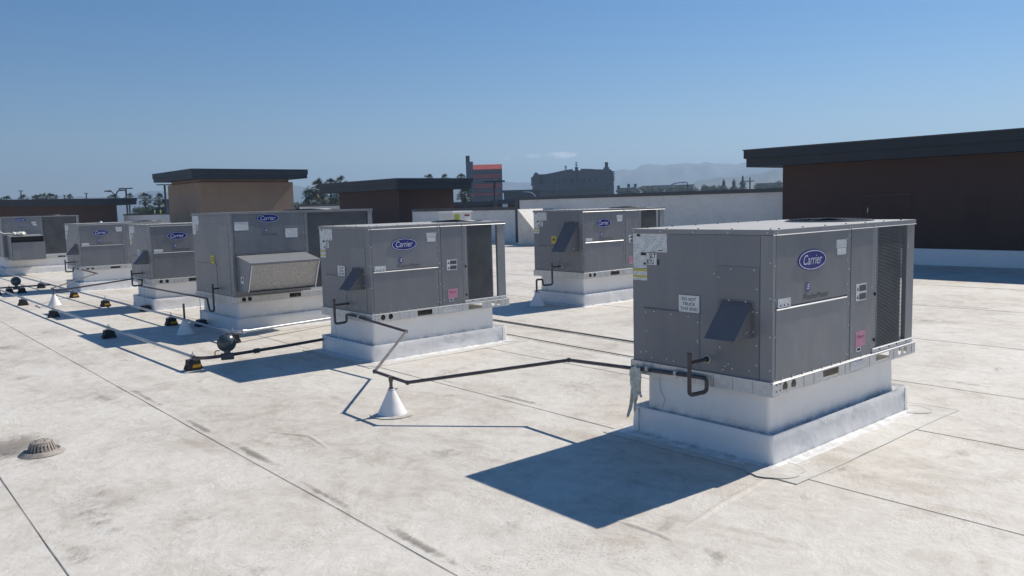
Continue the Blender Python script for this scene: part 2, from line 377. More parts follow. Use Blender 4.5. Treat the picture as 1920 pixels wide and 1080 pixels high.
        for f in bm.faces:
            idx = [q.index for q in f.verts]
            F.append(idx if f.normal.z > 0 else idx[::-1])
        s.add(V, F, mi); s.add([p-nn*depth for p in V], [f[::-1] for f in F], mi)
        for lp in loops:
            k = len(lp); a = [o+ux*q.x+uy*q.y for q in lp]
            s.add(a+[p-nn*depth for p in a], [(i, k+i, k+(i+1) % k, (i+1) % k) for i in range(k)], mi)
        bm.free(); return s
    def mesh(s, name, mats, smooth=False):
        me = bpy.data.meshes.new(name); me.from_pydata(s.v, [], s.f)
        for q in (mats if isinstance(mats, (list, tuple)) else [mats]): me.materials.append(M[q])
        me.polygons.foreach_set('material_index', s.m)
        if smooth: me.polygons.foreach_set('use_smooth', [True]*len(s.f))
        me.update(); return me
    def build(s, name, mats, parent=None, smooth=False, loc=None, kind=None):
        o = bpy.data.objects.new(name, s.mesh(name, mats, smooth)); COL.objects.link(o)
        if parent: o.parent = parent
        if loc: o.location = loc
        if kind: o['kind'] = kind
        if smooth: shade_angle(o)
        return o
def shade_angle(o, ang=40):
    me = o.data
    bm = bmesh.new(); bm.from_mesh(me)
    for e in bm.edges: e.smooth = len(e.link_faces) == 2 and e.calc_face_angle(0) < R_(ang)
    bm.to_mesh(me); bm.free()
def bevel(o, wd=.004, seg=2):
    md = o.modifiers.new('bevel', 'BEVEL'); md.width = wd; md.segments = seg; md.limit_method = 'ANGLE'; md.angle_limit = R_(50)
    return o
def empty(name, loc, rz=0, label=None, cat=None, group=None, scale=None):
    o = bpy.data.objects.new(name, None); COL.objects.link(o); o.location = loc; o.rotation_euler = (0, 0, rz); o.empty_display_size = .1
    if scale: o.scale = scale
    return tag(o, label, cat, group)
def tag(o, label=None, cat=None, group=None, kind=None):
    if label: o['label'] = label
    if cat: o['category'] = cat
    if group: o['group'] = group
    if kind: o['kind'] = kind
    return o
_tc = {}
def text_geo(s, shear=0.0, bold=0.0):
    k = (s, shear, bold)
    if k in _tc: return _tc[k]
    cu = bpy.data.curves.new('t', 'FONT'); cu.body = s; cu.size = 1; cu.shear = shear; cu.resolution_u = 3; cu.offset = bold
    ob = bpy.data.objects.new('t', cu); COL.objects.link(ob)
    dg = bpy.context.evaluated_depsgraph_get(); me = bpy.data.meshes.new_from_object(ob.evaluated_get(dg))
    vs = [q.co.copy() for q in me.vertices]; fs = [tuple(p.vertices) for p in me.polygons]
    bpy.data.objects.remove(ob); bpy.data.curves.remove(cu); bpy.data.meshes.remove(me)
    x0 = min(q.x for q in vs); x1 = max(q.x for q in vs); y0 = min(q.y for q in vs); y1 = max(q.y for q in vs)
    vs = [((q.x-x0)/(x1-x0), (q.y-y0)/(y1-y0)) for q in vs]
    _tc[k] = (vs, fs); return _tc[k]
def text(mb, s, o, ux, uy, wd, ht, shear=0.0, bold=0.0, mi=0):     # fit text in a wd x ht cell with lower-left corner o
    vs, fs = text_geo(s, shear, bold); o = Vector(o); ux = Vector(ux); uy = Vector(uy)
    return mb.add([o+ux*(x*wd)+uy*(y*ht) for x, y in vs], fs, mi)
def circ(cx, cy, r, n=18, ry=None):
    ry = r if ry is None else ry
    return [(cx+r*math.cos(2*math.pi*i/n), cy+ry*math.sin(2*math.pi*i/n)) for i in range(n)]
def rect(x0, y0, x1, y1): return [(x0, y0), (x1, y0), (x1, y1), (x0, y1)]
X_ = Vector((1, 0, 0)); Y_ = Vector((0, 1, 0)); Z_ = Vector((0, 0, 1))
# ------------------------------------------------------------------ the roof
ROOF_X0, ROOF_X1, ROOF_Y0, ROOF_Y1 = -14.0, 22.7, -14.0, 96.0
roof = MB().box((ROOF_X0, ROOF_Y0, -9.0), (ROOF_X1, ROOF_Y1, -0.012)).build('roof_deck', 'roof'); tag(roof, kind='structure')
seams_x = [-14, -11.2, -8.4, -5.6, -3.4, -1.55, 0.70, 1.97, 4.15, 5.565, 6.95, 9.15, 11.95, 14.7, 17.4, 20.1, 22.7]
def sheet_mesh(x0, x1, lift):
    mb = MB(); ny = 220; y0, y1 = ROOF_Y0, ROOF_Y1
    for i in range(ny+1):
        y = y0 + (y1-y0)*(i/ny)
        wob = .006*noise.noise((x0*3, y*.9, 1.0)) + .003*noise.noise((x0*7, y*3.1, 2.0))
        wob2 = .006*noise.noise((x1*3, y*.9, 1.0)) + .003*noise.noise((x1*7, y*3.1, 2.0))
        xa = x0+wob; xb = x1+wob2+.03
        mb.v += [(xa, y, -.006), (xa, y, lift), (xa+.10, y, lift-.0004), (xb, y, -.0004), (xb, y, -.008)]
    for i in range(ny):
        for k in range(4):
            a = i*5+k; mb.f.append((a, a+5, a+6, a+1)); mb.m.append(0)
    mb.f = [f[::-1] for f in mb.f]
    return mb
for i in range(len(seams_x)-1):
    sheet_mesh(seams_x[i], seams_x[i+1], .0022).build('membrane_sheet', 'roof', roof)
def seam_bead(pts, wd=.010, z=.0016):
    mb = MB(); k = 0; P = [Vector(p) for p in pts]
    for i in range(len(P)-1):
        a, b = P[i], P[i+1]; L = (b-a).length; n = max(2, int(L/.11)); d = (b-a).normalized(); nn = Vector((-d.y, d.x, 0))
        for j in range(n+1):
            p = a + (b-a)*(j/n); q = nn*(wd*max(.12, .45+1.5*noise.noise((p.x*2.3, p.y*2.3, 4.4))))
            o = nn*(.004*noise.noise((p.x*3.1, p.y*3.1, 9.0)))
            mb.v += [tuple(p+o-q+Z_*z), tuple(p+o+Z_*(z+.0015)), tuple(p+o+q+Z_*z)]
        for j in range(n):
            o = k+j*3; mb.f += [(o, o+1, o+4, o+3), (o+1, o+2, o+5, o+4)]; mb.m += [0, 0]
        k += (n+1)*3
    return mb
for x in seams_x[4:-1]:
    wv = []
    y = -2.0
    while y < 60:
        wob = .006*noise.noise((x*3, y*.9, 1.0)) + .003*noise.noise((x*7, y*3.1, 2.0)); wv.append((x+wob-.004, y, 0)); y += .5
    seam_bead(wv, .0030 if x < 6 else .0045).build('seam_line', 'seam' if x < 6 else 'seam_soft', roof)
for a, b in (((1.97, 14.2), (4.15, 14.25)), ((-.6, 8.9), (.7, 8.93)), ((5.57, 9.05), (8.2, 9.12)), ((9.15, 11.2), (14.7, 11.3)), ((4.15, 12.7), (6.95, 12.75)), ((11.95, 16.1), (17.4, 16.2)), ((6.95, 14.6), (9.15, 14.7))):
    seam_bead([(a[0], a[1], .004), (b[0], b[1], .004)], .004).build('seam_line', 'seam_soft', roof)

# stains with a shape of their own: silt left by ponded water, grit along laps
m, n, l, b = new_mat('silt_stain'); M['silt'] = m
g = n.new('ShaderNodeNewGeometry'); P = g.outputs['Position']
at_ = n.new('ShaderNodeAttribute'); at_.attribute_name = 'fade'
t = noise_tex(n, l, P, 5, 9, .75, 1.0); t2 = noise_tex(n, l, P, 30, 5, .7)
s_ = mth(n, l, 'ADD', mth(n, l, 'MULTIPLY', t.outputs[0], 2.4), mth(n, l, 'MULTIPLY', t2.outputs[0], 1.1))
s_ = mth(n, l, 'ADD', s_, mth(n, l, 'SUBTRACT', mth(n, l, 'MULTIPLY', at_.outputs['Fac'], 1.0), 2.25))
rr = ramp(n, [(0.0, 0.0), (1.0, 1.0)]); l.new(s_, rr.inputs[0])
b.inputs['Base Color'].default_value = (.30, .265, .225, 1); b.inputs['Roughness'].default_value = .9
l.new(mth(n, l, 'MULTIPLY', mth(n, l, 'MULTIPLY', rr.outputs[0], mth(n, l, 'MINIMUM', mth(n, l, 'MULTIPLY', at_.outputs['Fac'], 2.5), 1.0)), .75), b.inputs['Alpha'])
def stain(cx, cy, rx, ry, rot=0, gain=1.0, z=.0062):
    mb = MB(); n_ = 28; k = 7; fade = []
    for i in range(k+1):
        f = i/k
        for j in range(n_):
            a = 2*math.pi*j/n_; wob = 1+.35*noise.noise((math.cos(a)*1.6+cx, math.sin(a)*1.6+cy, 3.3))
            x = f*rx*wob*math.cos(a); y = f*ry*wob*math.sin(a)
            mb.v.append((cx+x*math.cos(rot)-y*math.sin(rot), cy+x*math.sin(rot)+y*math.cos(rot), z)); fade.append(max(0, 1-f)*gain)
    for i in range(k):
        for j in range(n_):
            mb.f.append((i*n_+j, i*n_+(j+1) % n_, (i+1)*n_+(j+1) % n_, (i+1)*n_+j)[::-1]); mb.m.append(0)
    o = mb.build('silt_stain', 'silt', roof)
    at = o.data.attributes.new('fade', 'FLOAT', 'POINT'); at.data.foreach_set('value', fade)
    o.data.validate()
    return o
for q in ((.84, 6.5, .42, .52, .2, 1.8), (1.05, 4.9, .38, 1.0, .1, .62), (1.35, 4.2, .5, .55, .2, .55), (1.75, 7.6, .18, .9, .05, .9), (.92, 6.1, .3, .34, .2, 1.0), (.50, 8.1, .3, .4, 0, 1.3), (.95, 4.6, .22, .9, .15, .65), (.80, 4.15, .14, .3, 0, .8), (2.02, 6.05, .045, .55, 0, 1.4), (2.04, 5.05, .055, .5, 0, 1.7), (2.03, 3.1, .05, .45, 0, 1.6), (2.02, 4.1, .04, .6, 0, 1.2), (2.02, 7.4, .04, .8, 0, 1.2), (2.45, 2.95, .3, .18, .7, .8),
          (2.95, 4.2, .30, .35, .4, .75), (2.5, 4.55, .45, .3, .5, .7), (4.5, 6.25, .4, .25, .3, .75), (4.9, 4.9, .5, .5, 0, .7), (4.23, 4.95, .05, .55, 0, 1.2), (4.23, 5.9, .04, .3, 0, 1.0), (3.05, 2.45, .30, .10, .3, .95), (2.95, 2.1, .30, .10, .9, .85), (4.45, 2.25, .35, .12, -.2, .8),
          (5.3, 1.9, .5, .16, .1, .75), (5.0, 1.35, .35, .1, .3, .8), (6.2, 1.75, .45, .14, .2, .75), (7.2, 2.55, .08, .55, 0, 1.0), (8.0, 2.5, .6, .5, .3, .6), (1.55, 11.6, .6, .5, 0, .8), (2.3, 12.6, .3, .8, .1, .8), (1.4, 9.2, .3, .6, .2, .7), (2.5, 9.2, .3, .9, .2, .6),
          (9.3, 7.7, .8, .25, .1, .7), (7.8, 6.9, .5, .2, .2, .7), (10.5, 4.2, .5, 1.0, .1, .7), (14.6, 5.0, .5, 1.4, .0, .7), (12.1, 4.4, .12, .8, 0, 1.0), (5.9, 6.3, .35, .4, .3, .7), (3.3, 3.9, .25, .15, .3, .6), (1.3, 3.4, .3, .25, 0, .6)):
    stain(*q)

# ------------------------------------------------------------------ curbs wrapped in membrane
def rr_loop(b, z, rc, wob, seed, ns=20):
    x0, y0, x1, y1 = b; pts = []
    cs = [(x1-rc, y0+rc, -90), (x1-rc, y1-rc, 0), (x0+rc, y1-rc, 90), (x0+rc, y0+rc, 180)]
    for i, (cx, cy, a0) in enumerate(cs):
        for k in range(4):
            a = R_(a0+30*k); pts.append([cx+rc*math.cos(a), cy+rc*math.sin(a)])
        nx = cs[(i+1) % 4]; a = R_(a0+90)
        p = Vector((cx+rc*math.cos(a), cy+rc*math.sin(a))); q = Vector((nx[0]+rc*math.cos(R_(nx[2])), nx[1]+rc*math.sin(R_(nx[2]))))
        for k in range(1, ns): t = k/ns; pts.append([p.x*(1-t)+q.x*t, p.y*(1-t)+q.y*t])
    out = []; mx, my = (x0+x1)/2, (y0+y1)/2
    for x, y in pts:
        dx = 1 if x > mx else -1
        e = wob*(noise.noise((x*2.1+seed, y*2.1, z*5))+.6*noise.noise((x*6+seed, y*6, z*9)))
        nx_ = (x-mx)/max(.01, (x1-x0)/2); ny_ = (y-my)/max(.01, (y1-y0)/2)
        if abs(nx_) > abs(ny_): x += e*(1 if nx_ > 0 else -1)
        else: y += e*(1 if ny_ > 0 else -1)
        out.append((x, y, z + .25*wob*noise.noise((x*3, y*3, seed))))
    return out
def loft(loops, grime, cap_top):
    mb = MB(); n_ = len(loops[0]); gr = []
    for lp, gv in zip(loops, grime): mb.v += lp; gr += [gv]*n_
    for i in range(len(loops)-1):
        for j in range(n_):
            mb.f.append((i*n_+j, (i+1)*n_+j, (i+1)*n_+(j+1) % n_, i*n_+(j+1) % n_)); mb.m.append(0)
    if cap_top: mb.f.append(tuple(range(n_))); mb.m.append(0)
    return mb, gr
def roof_curb(x0, y0, U, S, zb, zs, seed, label):
    c = empty('roof_curb', (x0, y0, 0), 0, label, 'roof curb', 'white wrapped roof curbs under the air units')
    zt = zb; lp = []; gm = []
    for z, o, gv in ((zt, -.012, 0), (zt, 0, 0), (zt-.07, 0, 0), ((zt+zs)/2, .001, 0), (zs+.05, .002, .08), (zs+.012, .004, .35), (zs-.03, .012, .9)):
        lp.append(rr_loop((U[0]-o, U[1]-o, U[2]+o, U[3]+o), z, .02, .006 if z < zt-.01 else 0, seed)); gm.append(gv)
    mb, gr = loft(lp, gm, True)
    o = mb.build('upper_flashing', 'wrap', c, True); a = o.data.attributes.new('grime', 'FLOAT', 'POINT'); a.data.foreach_set('value', gr)
    lp = []; gm = []
    Um = .012
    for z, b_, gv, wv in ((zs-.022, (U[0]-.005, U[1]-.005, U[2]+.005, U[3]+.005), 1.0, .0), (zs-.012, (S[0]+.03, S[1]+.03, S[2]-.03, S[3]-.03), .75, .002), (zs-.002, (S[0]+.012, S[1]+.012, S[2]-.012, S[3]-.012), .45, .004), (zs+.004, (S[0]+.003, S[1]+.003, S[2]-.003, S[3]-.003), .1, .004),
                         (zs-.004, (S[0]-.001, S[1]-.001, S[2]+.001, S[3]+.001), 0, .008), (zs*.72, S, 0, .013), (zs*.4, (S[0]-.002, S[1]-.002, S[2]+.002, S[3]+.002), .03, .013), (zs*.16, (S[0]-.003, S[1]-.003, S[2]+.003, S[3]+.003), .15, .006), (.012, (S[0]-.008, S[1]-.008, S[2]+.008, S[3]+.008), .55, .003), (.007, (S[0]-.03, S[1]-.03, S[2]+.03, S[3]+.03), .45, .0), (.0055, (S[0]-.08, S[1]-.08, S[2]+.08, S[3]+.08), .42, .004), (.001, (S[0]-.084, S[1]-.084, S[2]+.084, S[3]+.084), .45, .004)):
        lp.append(rr_loop(b_, z, .025, wv, seed+5)); gm.append(gv)
    mb, gr = loft(lp, gm, False)
    o = mb.build('base_flashing', 'wrap', c, True); a = o.data.attributes.new('grime', 'FLOAT', 'POINT'); a.data.foreach_set('value', gr)
    # overlapping corner patch and lap joint on the visible sides
    for (tx, ty, ux, zz, nm) in ((S[0], S[3]-.07, None, zs, 'y'), (S[2]-.07, S[1], None, zs, 'x')):
        mb = MB()
        if nm == 'y': mb.box((S[0]-.0085, ty, .008), (S[0]-.002, ty+.0025, zs-.006))
        else: mb.box((tx, S[1]-.0085, .008), (tx+.003, S[1]-.002, zs-.004))
        mb.build('lap_seam', 'lapline', c)
    mb = MB().tube([(U[0]-.004, U[3]-.10, zb-.01), (U[0]-.006, U[3]-.11, zb-.10), (U[0]-.006, U[3]-.15, zs+.08), (U[0]-.008, U[3]-.13, zs+.02)], .0018, 5)
    mb.build('lap_seam', 'lapline', c)
    return c

# ------------------------------------------------------------------ packaged air conditioning units
EU = dict(ux=-Y_, uy=Z_)          # end face, looking along +x
FU = dict(ux=X_, uy=Z_)           # service face, looking along +y
def epanel(mb, s0, z0, s1, z1, proud=.003, depth=.006, mi=0): mb.box((-proud, s0, z0), (depth, s1, z1), mi)
def fpanel(mb, t0, z0, t1, z1, proud=.003, depth=.006, mi=0): mb.box((t0, -proud, z0), (t1, depth, z1), mi)
def badge(u, t, z, hw, hh, off):
    bd = MB().prism(circ(t, z, hw, 36, hh), (0, -off-.004, 0), X_, Z_, .004).build('logo_badge', 'blue', u)
    rg = MB().plate(circ(t, z, hw*.955, 40, hh*.915), [circ(t, z, hw*.915, 40, hh*.845)], (0, -off-.0055, 0), X_, Z_, .001).build('rim', 'lwhite', bd)
    lt = text(MB(), 'Carrier', (t-hw*.66, -off-.006, z-hh*.42), X_, Z_, hw*1.32, hh*.95, .28).build('lettering', 'lwhite', bd)
    return bd
def sticker(u, name, face, a, b, off, mat='label'):   # face 'e' or 'f'; a lower corner, b upper corner (along, z)
    mb = MB(); cx, cz = (a[0]+b[0])/2, (a[1]+b[1])/2; hx, hz = abs(b[0]-a[0])/2, abs(b[1]-a[1])/2
    if face == 'e': mb.box((-.0012, -hx, -hz), (0, hx, hz)); loc = (-off, cx, cz)
    else: mb.box((-hx, -.0012, -hz), (hx, 0, hz)); loc = (cx, -off, cz)
    return mb.build(name, mat, u, loc=loc)
def coil_rows(t0, t1, z0, z1, pitch=.0098):
    mb = MB(); z = z0; mb.box((t0, .008, z0), (t1, .035, z1), 1)
    while z < z1-.004:
        mb.box((t0, -.004, z), (t1, .010, z+.0045)); z += pitch
    return mb
def fan_guard(u, cx, cy, z, r, rise):
    mb = MB(); mb.lathe([(r+.028, z), (r+.028, z+.006), (r+.012, z+.010), (r, z+.008), (r-.005, z-.02), (r-.005, z-.12)], (cx, cy, 0), 36)
    ring = mb.build('fan_ring', 'wire', u, True)
    mb = MB(); k = 9
    for i in range(1, k+1):
        q = r*i/k; mb.torus((cx, cy, z+.010+rise*(1-(i/k)**2)), q, .0028, 32, 5)
    for j in range(6):
        a = math.pi*j/3; pts = []
        for i in range(-5, 6):
            f = i/5; pts.append((cx+math.cos(a)*r*f, cy+math.sin(a)*r*f, z+.009+rise*(1-f*f)))
        mb.tube(pts, .003, 5)
    mb.build('fan_guard', 'wire', u, True, kind='stuff')
    mb = MB().lathe([(.001, z-.03), (.06, z-.03), (.065, z-.06), (.065, z-.14), (.001, z-.14)], (cx, cy, 0), 16)
    hub = mb.build('fan_hub', 'dark', u, True)
    for j in range(4):
        a = math.pi*j/2+.3; ca, sa = math.cos(a), math.sin(a); vs = []
        for rr_, wd, tw in ((.06, .05, .03), (r*.5, .09, .03), (r-.02, .11, .02)):
            for sgn in (-1, 1):
                x = rr_*ca - sgn*wd*sa; y = rr_*sa + sgn*wd*ca; vs.append((cx+x, cy+y, z-.075+sgn*tw))
        vs2 = [(x, y, zz-.004) for x, y, zz in vs]
        MB().add(vs+vs2, [(0, 2, 3, 1), (2, 4, 5, 3), (6, 7, 9, 8), (8, 9, 11, 10), (0, 1, 7, 6), (4, 10, 11, 5), (0, 6, 8, 2), (2, 8, 10, 4), (1, 3, 9, 7), (3, 5, 11, 9)]).build('fan_blade', 'dark', u)
def base_rails(u, L, W, Hr, holes_t, slots_t, over=.012, cext=.046):
    zt = Hr; x1 = L+cext-over
    hs = [circ(t, Hr*.52, .030) for t in holes_t] + [rect(a, Hr*.14, b, Hr*.80) for a, b in slots_t]
    mb = MB().plate(rect(-over, 0, x1, zt), hs, (0, -over, 0), X_, Z_, .003)
    mb.hexa([(-over, -over-.006, zt-.008), (x1, -over-.006, zt-.008), (x1, -over+.02, zt-.008), (-over, -over+.02, zt-.008), (-over, -over-.005, zt-.006), (x1, -over-.005, zt-.006), (x1, -over+.008, zt+.001), (-over, -over+.008, zt+.001)], 2); mb.box((-over, -over-.003, 0), (x1, -over, .004))
    for t in (.34, .46, .86, 1.2, 1.57, L-.03): mb.box((t, -over-.0012, .006), (t+.0025, -over, zt-.006), 1)
    for t, z in ((.03, .03), (.03, .07), (.07, .07), (.07, .03)): mb.screw((t, -over, z), -Y_, 1)
    mb.build('base_rail', ['galv', 'seam', 'lip'], u)
    mb = MB().box((-over, -over+.0035, 0), (-over+.003, W+over-.0035, zt)); mb.box((-over-.004, -over+.004, zt-.004), (-over+.02, W+over-.004, zt+.0008))
    for k in range(7): q = .12+k*W/7.6; mb.box((-over-.001, q, .006), (-over, q+.0025, zt-.006), 1)
    mb.build('base_rail', ['galv', 'seam'], u)
    MB().plate(rect(-over, 0, x1, zt), hs, (0, W+over, 0), X_, Z_, .003).build('base_rail', 'galv', u)
    MB().box((x1-.003, -over+.0035, 0), (x1, W+over-.0035, zt)).build('base_rail', 'galv', u)
    MB().box((-over+.004, -over+.004, zt-.012), (x1-.004, W+over-.004, zt-.005)).build('base_pan', 'galv', u)
def hood_vent(u, s0, s1, z0, z1, depth):
    t = .004; mb = MB()
    mb.hexa([(-depth, s0, z0), (-depth+t, s0, z0-.0), (-depth+t, s1, z0), (-depth, s1, z0), (-.004-t, s0, z1), (-.004, s0, z1), (-.004, s1, z1), (-.004-t, s1, z1)])
    mb.box((-.018, s0-.0, z1), (-.003, s1, z1+.004))
    for s in (s0, s1):
        d = -.003 if s == s0 else 0
        mb.add([(-depth+.001, s+d, z0), (-.003, s+d, z0), (-.003, s+d, z1-.001), (-depth+.001, s+d+.003, z0), (-.003, s+d+.003, z0), (-.003, s+d+.003, z1-.001)], [(0, 1, 2), (5, 4, 3), (0, 3, 4, 1), (1, 4, 5, 2), (2, 5, 3, 0)])
    for s in (s0-.022, s1):
        mb.box((-.0055, s, z0), (-.003, s+.022, z1+.02))
    mb.box((-.0055, s0, z1+.004), (-.003, s1, z1+.024))
    for s in (s0+.04, s1-.05): mb.screw((-.0055, s, z1+.014), -X_, 1)
    for k in range(3): mb.screw((-depth*.35+k*.012-.01, s0-.003, z0+.035+k*.004), -Y_, 1, .004)
    for k in range(2): mb.screw((-.0055, s0-.011, z0+.04+k*.12), -X_, 1)
    mb.build('vent_hood', ['paint_shaded', 'galv'], u)
    MB().box((-.02, s0+.01, z0+.01), (-.0035, s1-.01, z1-.02)).build('flue_shade', 'dark', u)  # solid dark block, the flue mouth's shade put in as colour

def std_unit(x0, y0, zb, sc, label, hood='small', dnt=True, yel=False, letters=('SLT', 'RTU'), one=False):
    L, W, H = 1.889, 1.071, .992; Hr = .088
    u = empty('rooftop_air_unit', (x0, y0, zb), 0, label, 'air conditioner', 'packaged rooftop air units', sc)
    base_rails(u, L, W, Hr, (.127, .223, 1.668, 1.755), ((.574, .775), (1.294, 1.501)))
    MB().box((.004, .008, Hr), (1.245, W-.008, H-.032)).build('cabinet', 'paint', u)
    # end face
    mb = MB(); epanel(mb, .084, Hr+.002, W-.003, H-.034, .001)
    for s in (.02, .28, .53, .80, 1.05): pass
    for s, z in ((.53, .25), (.30, .13), (.34, .09), (.58, .10), (.78, .10), (1.0, .12)): mb.screw((-.001, s, z+.03), -X_)
    mb.build('end_panel', ['paint', 'galv'], u)
    mb = MB().box((-.002, -.002, Hr+.002), (.008, .080, H-.034)); mb.box((.0082, -.002, Hr+.002), (.028, .006, H-.034))
    for z in (.16, .36, .59, .80): mb.screw((-.002, .012, z), -X_)
    for z in (.10, .36, .58, .78): mb.screw((.017, -.002, z), -Y_)
    mb.build('corner_post', ['trim', 'galv'], u)
    mb = MB(); epanel(mb, .087, .12, .384, .768, .0045)
    for s, z in ((.12, .752), (.28, .752), (.10, .64), (.37, .70), (.40, .72), (.10, .50), (.10, .30), (.10, .18), (.36, .26), (.32, .145), (.27, .135), (.15, .14)): mb.screw((-.0045, s, z), -X_)
    mb.build('access_panel', ['paint', 'galv'], u)
    mb = MB(); epanel(mb, .516, .105, .965, .452, .004)
    mb.box((-.012, .51, .452), (.002, .972, .458))
    for s, z in ((.95, .43), (.88, .44), (.74, .435), (.60, .43), (.525, .40), (.525, .27), (.95, .30), (.95, .16), (.90, .125), (.72, .125), (.55, .13)): mb.screw((-.004, s, z), -X_)
    mb.build('access_panel', ['paint', 'galv'], u)
    if hood == 'small': hood_vent(u, .137, .345, .342, .545, .19)
    else: hood_vent(u, .10, .37, .40, .80, .30)
    # labels on the end face
    a = sticker(u, 'data_plate', 'e', (.945, .727), (1.062, .960), .0015)
    MB().box((-.0015, -.055, -.03), (-.0005, -.008, -.01)).build('print_block', 'black', a)
    MB().box((-.0015, -.055, -.093), (-.0005, -.03, -.078)).build('print_block', 'dgrey', a)
    MB().prism(circ(-.012, .105, .016, 14, .009), (-.0018, 0, 0), -Y_, Z_, .001).build('print_mark', 'black', a)
    b_ = sticker(u, 'wiring_label', 'e', (.773, .838), (.944, .960), .0015)
    MB().box((-.0015, -.05, -.052), (-.0005, -.012, -.046)).build('print_block', 'dgrey', b_)
    c_ = sticker(u, 'warning_label', 'e', (.942, .644), (1.065, .722), .0015)
    for zz in (.030, -.012): MB().box((-.002, -.060, zz-.007), (-.0008, .060, zz+.007)).build('stripe', 'yellab', c_)
    if letters:
        d_ = sticker(u, 'letter_tile', 'e', (.860, .752), (.943, .831), .0015, 'plain_label')
        mb = MB()
        text(mb, letters[0], (-.0018, .021, .004), -Y_, Z_, .058, .033, 0, .02)
        text(mb, letters[1], (-.0018, .040, -.036), -Y_, Z_, .058, .033, 0, .02)
        mb.build('lettering', 'black', d_)
        if one:
            e_ = sticker(u, 'number_tile', 'e', (.838, .752), (.8595, .790), .0015, 'dgrey')
            text(MB(), '1', (-.0018, .003, -.015), -Y_, Z_, .007, .030, 0, .02).build('lettering', 'black', e_)
    if dnt:
        e_ = sticker(u, 'notice_label', 'e', (.514, .458), (.675, .568), .0065, 'plain_label')
        mb = MB()
        for i, (tx, wd) in enumerate((('DO NOT', .112), ('TRUCK', .100), ('THIS END', .136))):
            text(mb, tx, (-.0018, wd/2, .020-i*.031), -Y_, Z_, wd, .021, 0, .012)
        mb.build('lettering', 'black', e_)
    if yel:
        e_ = sticker(u, 'caution_label', 'e', (.56, .50), (.67, .61), .0025, 'yellab')
        MB().box((-.0016, -.02, -.015), (-.0008, .03, .02)).build('print_block', 'dgrey', e_)
    # service face
    mb = MB(); fpanel(mb, .0305, .532, .885, H-.036)
    for z in (.60, .76, .90): mb.screw((.875, -.003, z), -Y_)
    mb.build('filter_panel', ['paint', 'galv'], u)
    mb = MB(); fpanel(mb, .0305, Hr+.003, .880, .514, .0045)
    mb.hexa([(.036, -.0105, .5145), (.882, -.0105, .5145), (.882, .004, .5145), (.036, .004, .5145), (.036, -.0095, .516), (.882, -.0095, .516), (.882, -.002, .5225), (.036, -.002, .5225)], 2)
    for k in range(7): mb.screw((.10+k*.12, -.0045, Hr+.012), -Y_)
    for z in (.14, .30, .45): mb.screw((.868, -.0045, z), -Y_)
    mb.build('blower_panel', ['paint', 'galv', 'lip'], u)
    mb = MB(); fpanel(mb, .888, Hr+.002, .930, H-.034, .0015)
    for z in (.13, .33, .47, .56, .70, .92): mb.screw((.905, -.0015, z), -Y_)
    mb.build('mullion', ['trim', 'galv'], u)
    mb = MB(); fpanel(mb, .934, Hr+.003, 1.232, H-.036, .004)
    for z in (.15, .30, .50): mb.screw((.945, -.004, z), -Y_)
    for z in (.55, .14): mb.screw((1.222, -.004, z), -Y_)
    mb.screw((1.10, -.004, Hr+.012), -Y_)
    cp = mb.build('control_panel', ['paint', 'galv'], u)
    MB().plate(rect(1.025, .128, 1.085, .158), [rect(1.033, .134, 1.078, .152)], (0, -.0055, 0), X_, Z_, .0015).build('handle_frame', 'lwhite', cp)
    MB().box((1.032, -.0045, .133), (1.079, -.004, .153)).build('handle_recess', 'dark', cp)
    mb = MB(); fpanel(mb, 1.237, Hr+.002, 1.298, H-.034, .002); mb.box((1.298, -.006, Hr+.04), (1.304, .01, H-.034))
    for k in range(40): mb.box((1.284, -.0032, Hr+.05+k*.0205), (1.290, -.002, Hr+.062+k*.0205), 1)
    for z in (.18, .50): mb.cyl((1.275, -.002, z), (1.275, -.010, z), .012, 8, mi=2)
    mb.build('coil_post', ['trim', 'galv', 'dark'], u)
    coil_rows(1.305, 1.688, Hr+.035, H-.034).build('condenser_coil', ['coil', 'coil'], u, kind='stuff')
    MB().box((1.305, W-.035, Hr+.035), (1.688, W-.012, H-.034)).build('condenser_coil', 'coil', u)
    MB().box((1.683, .037, Hr+.035), (1.690, W-.037, H-.10)).build('coil_end_plate', 'dark', u)
    mb = MB().box((1.25, -.006, Hr), (L-.006, .05, Hr+.034)); mb.hexa([(1.25, -.012, Hr+.026), (L-.006, -.012, Hr+.026), (L-.006, -.004, Hr+.026), (1.25, -.004, Hr+.026), (1.25, -.011, Hr+.028), (L-.006, -.011, Hr+.028), (L-.006, .002, Hr+.0355), (1.25, .002, Hr+.0355)], 2)
    for t in (1.36, 1.50, 1.62, 1.78): mb.screw((t, -.006, Hr+.018), -Y_)
    mb.build('coil_sill', ['galv', 'dark', 'lip'], u)
    for y in (0, W):
        d = 1 if y == 0 else -1; mb = MB()
        ya, yb = sorted((y-.002*d, y+.003*d)); mb.box((1.765, ya, Hr+.002), (L-.006, yb, H-.034))
        ya, yb = sorted((y+.0035*d, y+.05*d)); mb.box((L-.010, ya, Hr+.002), (L-.006, yb, H-.034))
        ya, yb = sorted((y+.0035*d, y+.03*d)); mb.box((1.765, ya, Hr+.002), (1.769, yb, H-.034))
        for z in (.25, .42, .62, .80): mb.screw((1.78, y-.002*d, z), -Y_*d)
        mb.build('corner_post', ['trim', 'galv'], u)
    # top
    fc = (1.545, W*.45); r = .315
    mb = MB().plate(rect(-.008, -.008, L+.004, W+.008), [circ(fc[0], fc[1], r, 36)], (0, 0, H), X_, Y_, .003)
    for k in range(7):
        for s in (.035, W-.035): mb.screw((.12+k*.27, s, H), Z_, 2, .007)
    for s in (.035, .30, .55, .80): mb.screw((.03, s, H), Z_, 2, .007)
